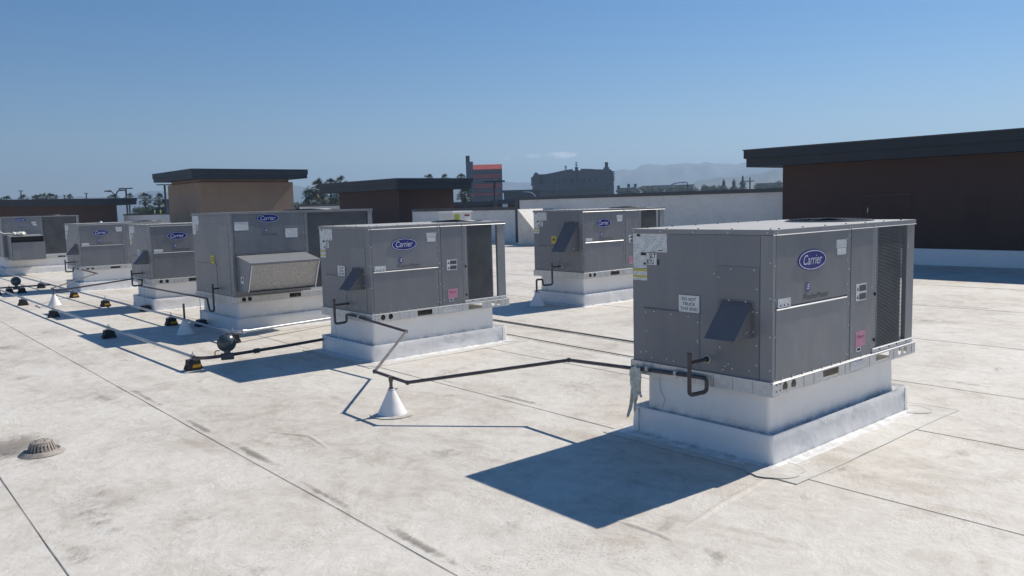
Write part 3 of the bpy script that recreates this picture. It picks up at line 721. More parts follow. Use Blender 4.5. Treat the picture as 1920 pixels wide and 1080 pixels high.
    mb.box((-.008, -.0082, H-.031), (L+.004, -.005, H-.003), 1); mb.box((-.008, W+.005, H-.031), (L+.004, W+.0082, H-.003), 1)
    mb.box((-.0082, -.0049, H-.031), (-.005, W+.0049, H-.003), 1); mb.box((L+.001, -.0049, H-.031), (L+.0042, W+.0049, H-.003), 1)
    mb.hexa([(-.009, -.0125, H-.0345), (L+.005, -.0125, H-.0345), (L+.005, -.0045, H-.0345), (-.009, -.0045, H-.0345), (-.009, -.0120, H-.0335), (L+.005, -.0120, H-.0335), (L+.005, -.0083, H-.0295), (-.009, -.0083, H-.0295)], 4)
    for s in (.03, .30, .56, .82, 1.05): mb.screw((-.0082, s, H-.016), -X_, 3)
    for t in (.03, .90, .93, 1.25): mb.screw((t, -.0082, H-.016), -Y_, 3)
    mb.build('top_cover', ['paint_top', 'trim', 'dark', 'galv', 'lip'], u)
    fan_guard(u, fc[0], fc[1], H, r-.030, .010)
    # service face labels
    badge(u, .437, .790, .168, .0645, .003)
    mk = MB().prism(circ(.385, .625, .030, 18, .036), (0, -.0045, 0), X_, Z_, .001).build('logo_mark', 'violet', u)
    sw = MB(); [sw.prism(circ(.389+.003*k_, .616+.012*k_, .013-.002*k_, 10, .0038), (0, -.0055, 0), X_, Z_, .0005) for k_ in range(3)]; sw.build('swirl', 'plain_label', mk)
    text(MB(), 'WeatherMaster', (.330, -.0042, .548), X_, Z_, .31, .036).build('lettering', 'dgrey', u)
    sticker(u, 'notice_label', 'f', (.735, .845), (.868, .898), .0035); sticker(u, 'notice_label', 'f', (.745, .800), (.860, .842), .0035)
    nl = sticker(u, 'notice_label', 'f', (.052, .526), (.192, .580), .0035)
    for k in range(3): MB().prism(circ(-.04+k*.04, -.014, .006, 8), (0, -.002, 0), X_, Z_, .0006).build('print_mark', 'black', nl)
    hl = sticker(u, 'hazard_label', 'f', (1.005, .474), (1.148, .588), .0045, 'plain_label')
    for zz in (.028, -.028): MB().box((-.028, -.002, zz-.022), (.066, -.0008, zz+.020)).build('print_block', 'dgrey', hl)
    for zz in (.028, -.028): MB().prism([(-.062, zz-.014), (-.036, zz-.014), (-.049, zz+.012)], (0, -.002, 0), X_, Z_, .001).build('warning_triangle', 'black', hl)
    pk = sticker(u, 'refrigerant_label', 'f', (1.008, .160), (1.146, .266), .0045, 'pink')
    text(MB(), 'Puron', (-.042, -.002, .005), X_, Z_, .084, .024, .1, .01).build('lettering', 'red_lab', pk)
    sticker(u, 'rail_label', 'f', (.925, .018), (1.105, .070), .0140)
    return u

def big_unit(x0, y0, zb, label, hood, sc=None, cat_grp='packaged rooftop air units'):
    L, W, H = 2.131, 1.437, 1.203; Hr = .088
    u = empty('rooftop_air_unit', (x0, y0, zb), 0, label, 'air conditioner', cat_grp, sc)
    base_rails(u, L, W, Hr, (.114, .195, L-.22, L-.13), ((.76, .93), (1.45, 1.66)), .010, .03)
    MB().box((.004, .008, Hr), (1.065, W-.008, H-.032)).build('cabinet', 'paint', u)
    mb = MB(); epanel(mb, .10, Hr+.002, W-.003, H-.034, .001); mb.screw((-.001, .56, 1.08), -X_, 1, .012)
    mb.build('end_panel', ['paint', 'galv'], u)
    mb = MB().box((-.002, -.002, Hr+.002), (.008, .096, H-.034)); mb.box((.0082, -.002, Hr+.002), (.028, .006, H-.034))
    for z in (.2, .5, .8, 1.0): mb.screw((-.002, .014, z), -X_)
    mb.build('corner_post', ['trim', 'galv'], u)
    mb = MB(); epanel(mb, .104, .11, .445, 1.043, .0045)
    for k in range(7): mb.screw((-.0045, .13, .16+k*.14), -X_); mb.screw((-.0045, .425, .16+k*.14), -X_)
    for s in (.19, .35): mb.screw((-.0045, s, 1.03), -X_)
    mb.build('access_panel', ['paint', 'galv'], u)
    mb = MB(); epanel(mb, .585, .12, 1.345, .50, .004); mb.box((-.010, .58, .50), (.002, 1.35, .506))
    for k in range(5): mb.screw((-.004, .65+k*.16, .48), -X_); mb.screw((-.004, .65+k*.16, .14), -X_)
    for z in (.22, .36): mb.screw((-.004, 1.33, z), -X_)
    mb.build('access_panel', ['paint', 'galv'], u)
    sticker(u, 'data_plate', 'e', (1.17, 1.04), (1.43, 1.165), .0015); sticker(u, 'wiring_label', 'e', (1.30, .90), (1.43, 1.038), .0015)
    d_ = sticker(u, 'letter_tile', 'e', (1.20, .955), (1.29, 1.035), .0015, 'plain_label')
    mb = MB(); text(mb, 'SLT', (-.0018, .035, .004), -Y_, Z_, .07, .033, 0, .02); text(mb, 'RTU', (-.0018, .035, -.036), -Y_, Z_, .07, .033, 0, .02); mb.build('lettering', 'black', d_)
    e_ = sticker(u, 'caution_label', 'e', (.635, .505), (.785, .62), .006, 'yellab')
    for zz in (.02, -.012): MB().box((-.0016, -.05, zz-.006), (-.0008, .05, zz+.006)).build('print_block', 'dgrey', e_)
    mb = MB(); fpanel(mb, .034, .655, 1.035, H-.036)
    for z in (.72, .90, 1.1): mb.screw((1.02, -.003, z), -Y_)
    mb.build('filter_panel', ['paint', 'galv'], u)
    mb = MB(); fpanel(mb, .034, Hr+.003, 1.035, .635, .003); mb.box((.036, -.016, .640), (1.035, .004, .649), 1)
    mb.build('economizer_panel', ['paint', 'trim'], u)
    mb = MB(); fpanel(mb, 1.040, Hr+.002, 1.085, H-.034, .002)
    for z in (.7, .9, 1.1): mb.screw((1.06, -.002, z), -Y_)
    mb.build('coil_post', ['trim', 'galv'], u)
    coil_rows(1.088, 2.03, Hr+.035, H-.034, .024).build('condenser_coil', ['coil', 'coil'], u, kind='stuff')
    MB().box((1.088, W-.035, Hr+.035), (2.03, W-.012, H-.034)).build('condenser_coil', 'coil', u)
    MB().box((2.025, .037, Hr+.035), (2.032, W-.037, H-.10)).build('coil_end_plate', 'dark', u)
    MB().box((1.085, -.006, Hr), (L-.006, .05, Hr+.034)).build('coil_sill', 'galv', u)
    for y in (0, W):
        d = 1 if y == 0 else -1; mb = MB()
        ya, yb = sorted((y-.002*d, y+.003*d)); mb.box((2.05, ya, Hr+.002), (L-.006, yb, H-.034))
        ya, yb = sorted((y+.0035*d, y+.06*d)); mb.box((L-.010, ya, Hr+.002), (L-.006, yb, H-.034))
        mb.build('corner_post', ['trim', 'galv'], u)
    fc = (1.50, W/2); r = .42
    mb = MB().plate(rect(-.008, -.008, L+.004, W+.008), [circ(fc[0], fc[1], r, 36)], (0, 0, H), X_, Y_, .003)
    mb.box((-.008, -.0082, H-.031), (L+.004, -.005, H-.003), 1); mb.box((-.008, W+.005, H-.031), (L+.004, W+.0082, H-.003), 1)
    mb.box((-.0082, -.0049, H-.031), (-.005, W+.0049, H-.003), 1); mb.box((L+.001, -.0049, H-.031), (L+.0042, W+.0049, H-.003), 1)
    mb.box((-.009, -.014, H-.033), (L+.005, -.0045, H-.0312), 1)
    for s in (.05, .35, .7, 1.05, 1.38): mb.screw((-.0082, s, H-.016), -X_, 2, .009)
    mb.build('top_cover', ['paint_top', 'trim', 'galv'], u)
    fan_guard(u, fc[0], fc[1], H, r-.030, .010)
    badge(u, .513, 1.112, .163, .060, .003)
    mk = MB().prism(circ(.47, .955, .026, 18, .03), (0, -.0045, 0), X_, Z_, .001).build('logo_mark', 'violet', u)
    sw = MB(); [sw.prism(circ(.474+.003*k_, .946+.010*k_, .011-.002*k_, 10, .0034), (0, -.0055, 0), X_, Z_, .0005) for k_ in range(3)]; sw.build('swirl', 'plain_label', mk)
    text(MB(), 'WeatherMaster', (.41, -.0042, .885), X_, Z_, .23, .03).build('lettering', 'dgrey', u)
    if hood == 'filter':
        sticker(u, 'notice_label', 'f', (.045, .962), (.235, 1.075), .0035); sticker(u, 'notice_label', 'f', (.75, .840), (.93, .965), .0035)
        t0, t1, zb_, zt_, D1, D2 = .042, 1.02, .165, .632, .46, .30
        mb = MB(); zf = .548
        mb.hexa([(t0, -D1-.012, zf-.006), (t1, -D1-.012, zf-.006), (t1, -.004, zt_-.006), (t0, -.004, zt_-.006), (t0, -D1-.012, zf), (t1, -D1-.012, zf), (t1, -.004, zt_), (t0, -.004, zt_)])
        mb.box((t0, -D1-.014, zf-.022), (t1, -D1-.012, zf))
        hd = mb.build('intake_hood', 'trim', u)
        for t in (t0+.002, t1-.006):
            MB().prism([(.004, zt_-.008), (D1, zf-.008), (D2, zb_), (.004, zb_)][::-1], (t+.004, 0, 0), -Y_, Z_, .004).build('side_plate', 'paint', hd)
        mb = MB(); n_ = 30; k_ = 14
        for i in range(n_+1):
            for j in range(k_+1):
                t = t0+.02+(t1-t0-.04)*i/n_; f = j/k_; z = zf-.025 + (zb_+.01-zf+.025)*f; y = -(D1-.004) + (D1-D2)*f
                y += .006*noise.noise((t*14, z*14, 2)); mb.v.append((t, y, z))
        for i in range(n_):
            for j in range(k_):
                a = i*(k_+1)+j; mb.f.append((a, a+1, a+k_+2, a+k_+1)); mb.m.append(0)
        mb.build('filter_screen', 'filter', hd)
        for t in (t0+.014, t1-.024):
            MB().hexa([(t, -D2-.012, zb_), (t+.012, -D2-.012, zb_), (t+.012, -D2, zb_), (t, -D2, zb_), (t, -D1-.010, zf-.022), (t+.012, -D1-.010, zf-.022), (t+.012, -D1+.003, zf-.022), (t, -D1+.003, zf-.022)]).build('filter_rail', 'lwhite', hd)
        MB().box((t0, -D2-.016, zb_-.010), (t1, -.005, zb_-.002)).build('drip_tray', 'trim', hd)
        st = sticker(u, 'warning_label', 'e', (-.20, .27), (-.11, .36), 0, 'plain_label'); st.location.x = t0+.0055
        MB().box((-.002, -.03, -.01), (-.0008, .012, .03)).build('print_block', 'dgrey', st)
    else:
        sticker(u, 'notice_label', 'f', (.80, 1.00), (.92, 1.045), .0035); sticker(u, 'notice_label', 'f', (.83, .94), (.93, .985), .0035)
        t0, t1, D = .10, .97, .62
        mb = MB().hexa([(t0, -D-.03, .655), (t1, -D-.03, .655), (t1, -.004, .690), (t0, -.004, .690), (t0, -D-.03, .663), (t1, -D-.03, .663), (t1, -.004, .698), (t0, -.004, .698)])
        hd = mb.build('intake_hood', 'trim', u)
        MB().box((t0+.02, -D-.006, .02), (t1+.03, -D, .50)).build('baffle', 'paint', hd)
        for t in (t0+.002, t1-.006): MB().prism([(.004, .02), (.004, .688), (D-.002, .652), (D-.002, .02)], (t+.004, 0, 0), -Y_, Z_, .004).build('side_plate', 'trim', hd)
        MB().box((t0+.02, -D+.06, .50), (t1-.01, -D+.065, .65)).build('intake_shade', 'dark', hd)  # dark sheet painted in for the shade under the hood top
        MB().box((t0+.01, -D+.004, .012), (t1-.01, -.006, .019)).build('drip_tray', 'trim', hd)
    return u

GREY = 'grey air unit with blue oval logo'
units = {}
K1 = dict(x=4.185, y=2.563, zb=.428); K2 = dict(x=4.251, y=7.243, zb=.415); K3 = dict(x=8.834, y=8.659, zb=.429)
K4 = dict(x=4.049, y=10.399, zb=.393); K5 = dict(x=4.046, y=13.877, zb=.438); K6 = dict(x=4.064, y=18.829, zb=.437); K7 = dict(x=3.53, y=26.0, zb=.42)
std_unit(4.185, 2.563, .428, None, 'largest, nearest grey air unit, lettered SLT RTU1, in the right foreground', one=True)
std_unit(4.251, 7.243, .415, (1.827/1.889, 1.082/1.071, 1.002/.992), 'grey air unit in the middle, piped to the near white cone')
std_unit(8.834, 8.659, .429, (1.962/1.889, 1.124/1.071, 1.065/.992), 'grey air unit with tall dark vent hood standing before the white parapet', hood='large', dnt=False, yel=True)
std_unit(4.046, 13.877, .438, (1, 1.14/1.071, .992/.992), 'grey air unit half hidden behind the unit with the filter hood', dnt=True)
std_unit(4.064, 18.829, .437, (1, 1.183/1.071, .998/.992), 'second grey air unit from the left edge, piped to the far white cone', dnt=False)
big_unit(4.049, 10.399, .393, 'tall grey air unit with sloped intake hood and silver filter screen', 'filter')
big_unit(3.73, 26.0, .42, 'leftmost air unit, cut by the frame, with boxy front hood', 'box', (.906, 1, 1))
W1 = 1.071
roof_curb(4.185, 2.563, (.05, .05, 1.69, .985), (0, 0, 1.85, 1.093), .428, .186, 1, 'white membrane curb under the nearest air unit at right')
roof_curb(4.251, 7.243, (.03, .03, 1.64, .99), (-.035, -.035, 1.79, 1.104), .415, .175, 11, 'white membrane curb under the middle air unit')
roof_curb(8.834, 8.659, (.05, .05, 1.75, 1.03), (-.017, -.017, 1.92, 1.145), .429, .183, 21, 'white membrane curb under the air unit before the parapet')
roof_curb(4.049, 10.399, (.06, .05, 1.95, 1.36), (.02, .02, 2.09, 1.46), .393, .18, 31, 'white membrane curb under the unit with the filter hood')
roof_curb(4.046, 13.877, (.05, .05, 1.69, 1.05), (-.016, -.016, 1.85, 1.16), .438, .195, 41, 'white membrane curb under the unit behind the filter hood')
roof_curb(4.064, 18.829, (.05, .05, 1.69, 1.09), (-.057, -.057, 1.85, 1.205), .437, .186, 51, 'white membrane curb beside the far white cone')
roof_curb(3.73, 26.0, (.06, .05, 1.85, 1.37), (-.02, -.02, 2.0, 1.46), .42, .2, 61, 'white membrane curb at the left edge, under the leftmost unit')
# flashing sheet round the nearest curb
def patch(x0, y0, x1, y1, z, cut=None):
    mb = MB(); n_ = 16
    P = []
    for (a, b) in (((x0, y0), (x1, y0)), ((x1, y0), (x1, y1)), ((x1, y1), (x0, y1)), ((x0, y1), (x0, y0))):
        for k in range(n_):
            t = k/n_; x = a[0]+(b[0]-a[0])*t; y = a[1]+(b[1]-a[1])*t; P.append((x+.02*noise.noise((x*2, y*2, 7)), y+.02*noise.noise((x*2, y*2, 8))))
    mb.prism(P, (0, 0, z), X_, Y_, .003)
    o = mb.build('membrane_patch', 'patch', roof)
    seam_bead([(p[0], p[1], z-.002) for p in P[::4]+[P[0]]], .0022).build('seam_line', 'seam_soft', roof)
    return o
patch(4.02, 2.30, 6.26, 3.78, .0042); patch(4.05, 7.0, 6.2, 8.5, .0042); patch(3.85, 10.1, 6.3, 12.0, .0042)
# raised wrinkles in the membrane before the nearest curb
def wrinkle(pts, wd=.035, h=.008):
    P = [Vector(p) for p in pts]; mb = MB(); Q = []
    for i in range(len(P)-1):
        for k in range(8): Q.append(P[i].lerp(P[i+1], k/8))
    Q.append(P[-1]); n_ = len(Q)
    for i, p in enumerate(Q):
        d = (Q[min(i+1, n_-1)]-Q[max(i-1, 0)]).normalized(); nn = Vector((-d.y, d.x, 0)); f = math.sin(math.pi*(i+.02)/(n_-1+.04))**.5; o = nn*.012*noise.noise((p.x*3, p.y*3, 1))
        for j in range(7):
            q = j/6*2-1; mb.v.append(tuple(p+o+nn*q*wd+Z_*(-.002+(h+.003)*f*(.5+.5*math.cos(math.pi*q)))))
    for i in range(n_-1):
        for j in range(6): a = i*7+j; mb.f.append((a, a+7, a+8, a+1)); mb.m.append(0)
    mb.build('membrane_wrinkle', 'roof', roof, True)
for w_ in (((4.0, 2.47), (3.75, 2.45), (3.4, 2.41), (3.03, 2.36)), ((2.92, 2.70), (2.93, 2.55), (2.94, 2.4), (2.92, 2.30)), ((2.3, 5.6), (2.5, 5.2), (2.45, 4.8))): wrinkle([(x, y, 0) for x, y in w_])
# rounded corner patches welded on the roof at the curb corners
for x, y, r in ((4.15, 2.53, .17), (6.06, 2.53, .12), (4.2, 7.18, .16), (6.06, 7.18, .12)):
    pts = [(x+r*(1+.15*noise.noise((k*.7, x, y)))*math.cos(2*math.pi*k/24), y+r*(1+.15*noise.noise((k*.7, x, y)))*math.sin(2*math.pi*k/24)) for k in range(24)]
    MB().prism(pts, (0, 0, .0068), X_, Y_, .003).build('corner_patch', 'patch', roof)
    seam_bead([(p[0], p[1], .0050) for p in pts+[pts[0]]], .001).build('seam_line', 'seam_soft', roof)
#PART3
# ------------------------------------------------------------------ condensate drain lines
def trap(mb, x0, y0, sgn, zu, w=1.0, mi=0, r=.0135):
    """trap on the end face of a unit whose corner is x0,y0; returns where the line leaves"""
    ys = y0+.455*w; xs = x0-.19
    mb.tube([(x0-.002, ys, zu+.172), (xs, ys, zu+.172)], .0115, 8, mi=mi)
    mb.cyl((x0-.012, ys, zu+.172), (x0-.001, ys, zu+.172), .026, 14, mi=2); mb.cyl((x0-.016, ys, zu+.172), (x0-.011, ys, zu+.172), .020, 14, mi=3)
    mb.tube([(xs, ys, zu+.232), (xs, ys, zu-.03), (x0-.04, ys-.02*sgn, zu-.03), (x0-.04, ys-.02*sgn, zu+.055), (x0-.04, ys-.02*sgn+.12*sgn, zu+.055)], r, 8, .03, mi)
    mb.cyl((xs, ys, zu+.225), (xs, ys, zu+.235), r+.003, 10, mi=mi)
    return Vector((x0-.04, ys+.10*sgn, zu+.055))
def clip(mb, p, mi=2): mb.cyl((p[0], p[1]-.009, p[2]), (p[0], p[1]+.009, p[2]), .021, 10, mi=mi)
def drain_pair(ua, ub, label, drop, wa=1.0, wb=1.0):
    t = empty('condensate_pipe', (drop[0], drop[1], 0), 0, label, 'pipe', 'condensate pipe runs from the air units')
    ox, oy = drop
    def loc(p): return (p[0]-ox, p[1]-oy, p[2])
    mats = ['iron', 'copper', 'clip', 'rubber']
    A = MB(); pa = trap(A, ua['x'], ua['y'], 1, ua['zb'], wa)
    B = MB(); pb = trap(B, ub['x'], ub['y'], -1, ub['zb'], wb)
    for mb in (A, B): mb.v = [loc(p) for p in mb.v]; mb.build('trap', mats, t, True)
    d = Vector((4.165, ua['y']+1.69, .432)); a = Vector((4.195, ub['y']-.72, .41)); b_ = Vector((ox+.03, oy+.29, .292)); c_ = Vector((ox+.01, oy-.22, .283))
    mb = MB(); mb.tube([pa, d], .0135, 8); clip(mb, (pa.x, pa.y+.12, pa.z)); clip(mb, (pa.x, pa.y+.36, pa.z-.002)); mb.v = [loc(p) for p in mb.v]; mb.build('pipe_run', mats, t, True)
    mb = MB(); mb.tube([d, c_], .0135, 8); mb.v = [loc(p) for p in mb.v]; mb.build('pipe_run', mats, t, True)
    mb = MB(); mb.tube([c_, b_], .0135, 8); mb.v = [loc(p) for p in mb.v]; mb.build('pipe_run', mats, t, True)
    mb = MB(); mb.tube([b_, a], .0120, 8, mi=1); mb.v = [loc(p) for p in mb.v]; mb.build('pipe_run', mats, t, True)
    mb = MB(); mb.tube([a, pb], .0135, 8); clip(mb, (pb.x, pb.y-.15, pb.z)); mb.v = [loc(p) for p in mb.v]; mb.build('pipe_run', mats, t, True)
    for p in (a, b_, c_, d):
        mb = MB().lathe([(.001, -.0175), (.012, -.016), (.0175, -.006), (.0175, .006), (.012, .016), (.001, .0175)], loc(p), 10); mb.build('elbow', mats, t, True)
    mb = MB().cyl((0, 0, .286), (0, 0, .16), .0135, 10); mb.cyl((0, 0, .262), (0, 0, .302), .018, 10)
    mb.build('drop_pipe', ['copper'], t, True)
    MB().cyl((0, 0, .192), (0, 0, .210), .022, 12).build('collar', 'iron', t)
    return t
def cone(x, y, label, h=.20, r=.112, rt=.022, pipe=0.0):
    c = empty('pipe_flashing_cone', (x, y, 0), 0, label, 'pipe flashing', 'white cone flashings on the roof')
    MB().lathe([(r+.06, .004), (r+.058, .0075), (r+.01, .0085), (r-.01, .009)], (0, 0, 0), 28).build('flange', 'patch', c, True)
    MB().lathe([(r+.003, .006), (r, .012), (rt+.003, h*.97), (rt, h+.004), (rt-.004, h)], (0, 0, 0), 28).build('cone', 'wrap', c, True)
    mb = MB().torus((0, 0, h*.97), rt+.003, .004, 18, 6); mb.box((rt, -.006, h*.97-.006), (rt+.035, .006, h*.97+.006)); mb.build('clamp', 'zinc', c, True)
    if pipe: MB().cyl((0, 0, h*.5), (0, 0, pipe), .0135, 10).build('vent_pipe', 'iron', c, True)
    return c
drain_pair(K1, K2, 'dark pipe joining the nearest and middle units, dipping to the near cone', (3.25, 5.30))
drain_pair(K5, K6, 'dark pipe joining the two far left units, dipping to the far cone', (3.05, 16.33), 1.06, 1.1)
cone(3.25, 5.30, 'white cone flashing on bare roof between the nearest and middle units')
cone(3.05, 16.33, 'small far white cone flashing between the long pipes at left', .20, .105)
cone(3.53, 10.86, 'shaded white cone flashing with upright vent pipe before the filter-hood unit', .20, .11, .024, .41)
cone(8.43, 9.30, 'shaded white cone flashing at the foot of the unit before the parapet', .22, .12)
# line of the unit before the parapet
t = empty('condensate_pipe', (8.43, 9.30, 0), 0, 'dark bent pipe from the unit before the parapet into its own cone', 'pipe', 'condensate pipe runs from the air units')
mb = MB(); x0, y0 = 8.834, 8.659
mb.tube([(x0-.002-8.43, y0+.48-9.30, .61), (8.60-8.43, y0+.46-9.30, .61)], .0125, 8)
mb.cyl((x0-.012-8.43, y0+.48-9.30, .61), (x0-.001-8.43, y0+.48-9.30, .61), .026, 14, mi=2)
mb.tube([(8.60-8.43, y0+.46-9.30, .675), (8.60-8.43, y0+.46-9.30, .338), (8.5-8.43, y0+.57-9.30, .325), (8.5-8.43, y0+.57-9.30, .42), (0, 0, .42), (0, 0, .20)], .015, 8, .03)
mb.build('trap', ['iron', 'copper', 'clip'], t, True)
# line from the filter-hood unit back to the next unit, held on rods
t = empty('condensate_pipe', (3.95, 12.8, 0), 0, 'long thin dark pipe from the filter-hood unit to the unit behind it', 'pipe', 'condensate pipe runs from the air units')
mb = MB(); x0, y0 = 4.049, 10.399
mb.tube([(x0-.002-3.95, y0+.52-12.8, .567), (0, y0+.52-12.8, .567)], .0125, 8); mb.cyl((x0-.012-3.95, y0+.52-12.8, .567), (x0-.001-3.95, y0+.52-12.8, .567), .03, 14, mi=2)
mb.tube([(0, y0+.52-12.8, .632), (0, y0+.52-12.8, .262), (0, 11.09-12.8, .252), (0, 11.16-12.8, .418)], .0135, 8, .03); mb.build('trap', ['iron', 'copper', 'clip'], t, True)
mb = MB().tube([(0, 11.16-12.8, .418), (.0, 14.30-12.8, .404), (.055, 14.36-12.8, .40)], .0135, 8); mb.build('pipe_run', ['iron'], t, True)
for y in (11.45, 14.05): MB().cyl((0, y-12.8, .10), (0, y-12.8, .415), .0045, 6).build('hanger_rod', 'zinc', t)

# ------------------------------------------------------------------ gas lines on rubber blocks
def sleeper(x, y, label, zt=.125, stripe=True, rz=0, rod=True):
    s = empty('pipe_support_block', (x, y, 0), rz, label, 'pipe support', 'rubber pipe support blocks')
    prof = [(-.085, .009), (.085, .009), (.080, .022), (.062, .06), (.056, zt-.018), (-.056, zt-.018), (-.062, .06), (-.080, .022)]
    bevel(MB().prism(prof, (0, -.06, 0), X_, Z_, .12).build('block', 'rubber', s), .004)
    if stripe: MB().hexa([(-.030, -.0625, .030), (.052, -.0625, .030), (.052, -.0605, .030), (-.030, -.0605, .030), (-.022, -.0625, .062), (.060, -.0625, .062), (.060, -.0605, .062), (-.022, -.0605, .062)]).build('reflective_stripe', 'yellow', s)
    MB().box((-.05, -.018, zt-.018), (.05, .018, zt-.006)).build('strut_channel', 'zinc', s)
    if rod:
        mb = MB().tube([(-.022, 0, zt-.006), (-.022, 0, zt+.024), (0, 0, zt+.044), (.022, 0, zt+.024), (.022, 0, zt-.006)], .004, 6, .015); mb.cyl((0, 0, zt+.04), (0, 0, zt+.065), .005, 6); mb.build('pipe_clamp', 'zinc', s, True)
    return s
GA, GB, ZP = 2.76, 3.66, .137
for x, y, lab, st in ((GA, 8.32, 'black rubber block with yellow stripe under the near pipe end, left of the regulator', True), (2.715, 11.35, 'second rubber block along the outer gas pipe, at the shadow tip', False), (2.67, 14.44, 'third rubber block along the outer gas pipe, before the far cone', False), (2.65, 16.9, 'fourth rubber block along the outer gas pipe, near the left edge', False), (2.62, 19.6, 'farthest rubber block along the outer gas pipe, at the left edge', False),
                  (3.70, 9.66, 'rubber block at the inner pipe bend, just behind the near regulator', False), (3.68, 11.9, 'yellow-striped rubber block left of the shaded cone with vent pipe', True), (3.65, 15.33, 'yellow-striped rubber block on the inner pipe, right of the far cone', True), (3.63, 17.56, 'yellow-striped rubber block just behind the far cone', True), (3.61, 20.6, 'rubber block on the inner pipe behind the far cone, at its far end', False)):
    sleeper(x, y, lab, stripe=st)
sleeper(3.95, 11.45, 'dark rubber block holding a thin rod beside the shaded vent-pipe cone', .11, False, 0, False)
sleeper(3.95, 14.05, 'dark rubber block holding a thin rod beside the half hidden unit', .11, False, 0, False)
sleeper(2.86, 19.72, 'left one of two rubber blocks under the far regulator', .125, False); sleeper(3.08, 19.66, 'right one of two rubber blocks under the far regulator', .125, False)
g = empty('gas_pipe', (GA, 8.2, 0), 0, 'long galvanised outer gas pipe ending at the near regulator', 'pipe', 'galvanised gas pipes')
MB().tube([(0, .05, ZP), (-.045, 3.15, ZP), (-.09, 6.24, ZP), (-.11, 8.7, ZP), (-.14, 11.4, ZP), (-.2, 22, ZP)], .0165, 10).build('pipe', 'zinc', g, True)
mb = MB().tube([(0, .10, ZP), (0, 0, ZP), (.12, -.05, ZP-.005), (.42, -.02, ZP-.01)], .0175, 10, .05); mb.build('elbow', 'iron', g, True)
mb = MB().tube([(.42, -.02, ZP-.01), (1.0, .05, ZP-.012), (1.9, .20, ZP-.012), (2.0, .22, ZP-.012)], .0165, 10, .02); mb.cyl((.60, .0, ZP-.011), (.66, .008, ZP-.011), .026, 8); mb.build('pipe', 'iron', g, True)
MB().tube([(.17, -.045, ZP), (.17, -.045, ZP+.045), (.185, -.05, ZP+.058), (.215, -.06, ZP+.055)], .006, 6, .01).build('valve_handle', 'brass', g, True)
g = empty('gas_pipe', (GB, 9.6, 0), 0, 'long galvanised inner gas pipe bending along the filter-hood unit', 'pipe', 'galvanised gas pipes')
MB().tube([(2.6, .62, ZP-.04), (1.35, .36, ZP-.03), (.10, -.02, ZP), (.03, .06, ZP), (.02, 2.3, ZP), (-.01, 5.73, ZP), (-.03, 8.0, ZP), (-.05, 11.0, ZP), (-.08, 20.0, ZP)], .0165, 10, .06).build('pipe', 'zinc', g, True)
MB().cyl((.13, -.02, ZP), (.19, .0, ZP), .024, 10).build('coupling', 'zinc', g)
g = empty('gas_pipe', (3.0, 19.7, 0), 0, 'dark cross pipe carrying the far regulator', 'pipe', 'galvanised gas pipes')
MB().tube([(-.35, .06, ZP), (.0, 0, ZP), (.62, -.1, ZP)], .0165, 8).build('pipe', 'iron', g, True)
def regulator(x, y, label, rot=0.3, z0=.105):
    r = empty('gas_regulator', (x, y, 0), rot, label, 'gas regulator', 'gas pressure regulators')
    bevel(MB().box((-.065, -.035, z0-.02), (.065, .035, z0+.045)).build('valve_body', 'regul', r), .01, 3)
    MB().cyl((0, 0, z0+.03), (0, 0, z0+.09), .032, 14).build('neck', 'regul', r, True)
    zc = z0+.155
    MB().lathe([(.001, -.062), (.03, -.060), (.055, -.048), (.078, -.022), (.088, -.006), (.096, -.006), (.096, .006), (.088, .006), (.078, .022), (.055, .048), (.03, .060), (.001, .062)], (0, 0, zc), 28, 'y').build('diaphragm_case', 'regul', r, True)
    for k in range(8):
        a = 2*math.pi*k/8+.2; p = Vector((.092*math.cos(a), 0, zc+.092*math.sin(a))); MB().cyl(p-Y_*.012, p+Y_*.012, .005, 6).build('bolt', 'zinc', r)
    MB().cyl((0, -.062, zc), (0, -.085, zc), .018, 12).build('vent_cap', 'regul', r, True)
    return r
regulator(3.06, 8.165, 'dark round gas regulator on the near pipe end, beside a striped block', -.35)
regulator(2.99, 19.69, 'far round gas regulator on two blocks near the left edge', -.2)
# lines lying on the roof behind the middle unit
o = MB().tube([(7.0, 10.6, .014), (6.97, 8.5, .014), (6.93, 7.2, .014), (6.89, 6.0, .014), (6.86, 4.4, .014), (6.84, 3.4, .014)], .0095, 8).build('conduit', 'conduit', None, True); tag(o, 'grey-green conduit lying on the roof behind the nearest unit', 'conduit')
o = MB().tube([(6.36, 9.4, .012), (6.30, 7.6, .012), (6.24, 6.4, .012), (6.21, 5.4, .012), (6.16, 3.9, .012)], .0055, 6).build('cable', 'cable', None, True); tag(o, 'thin dark cable lying on the roof between the middle and nearest units', 'cable')

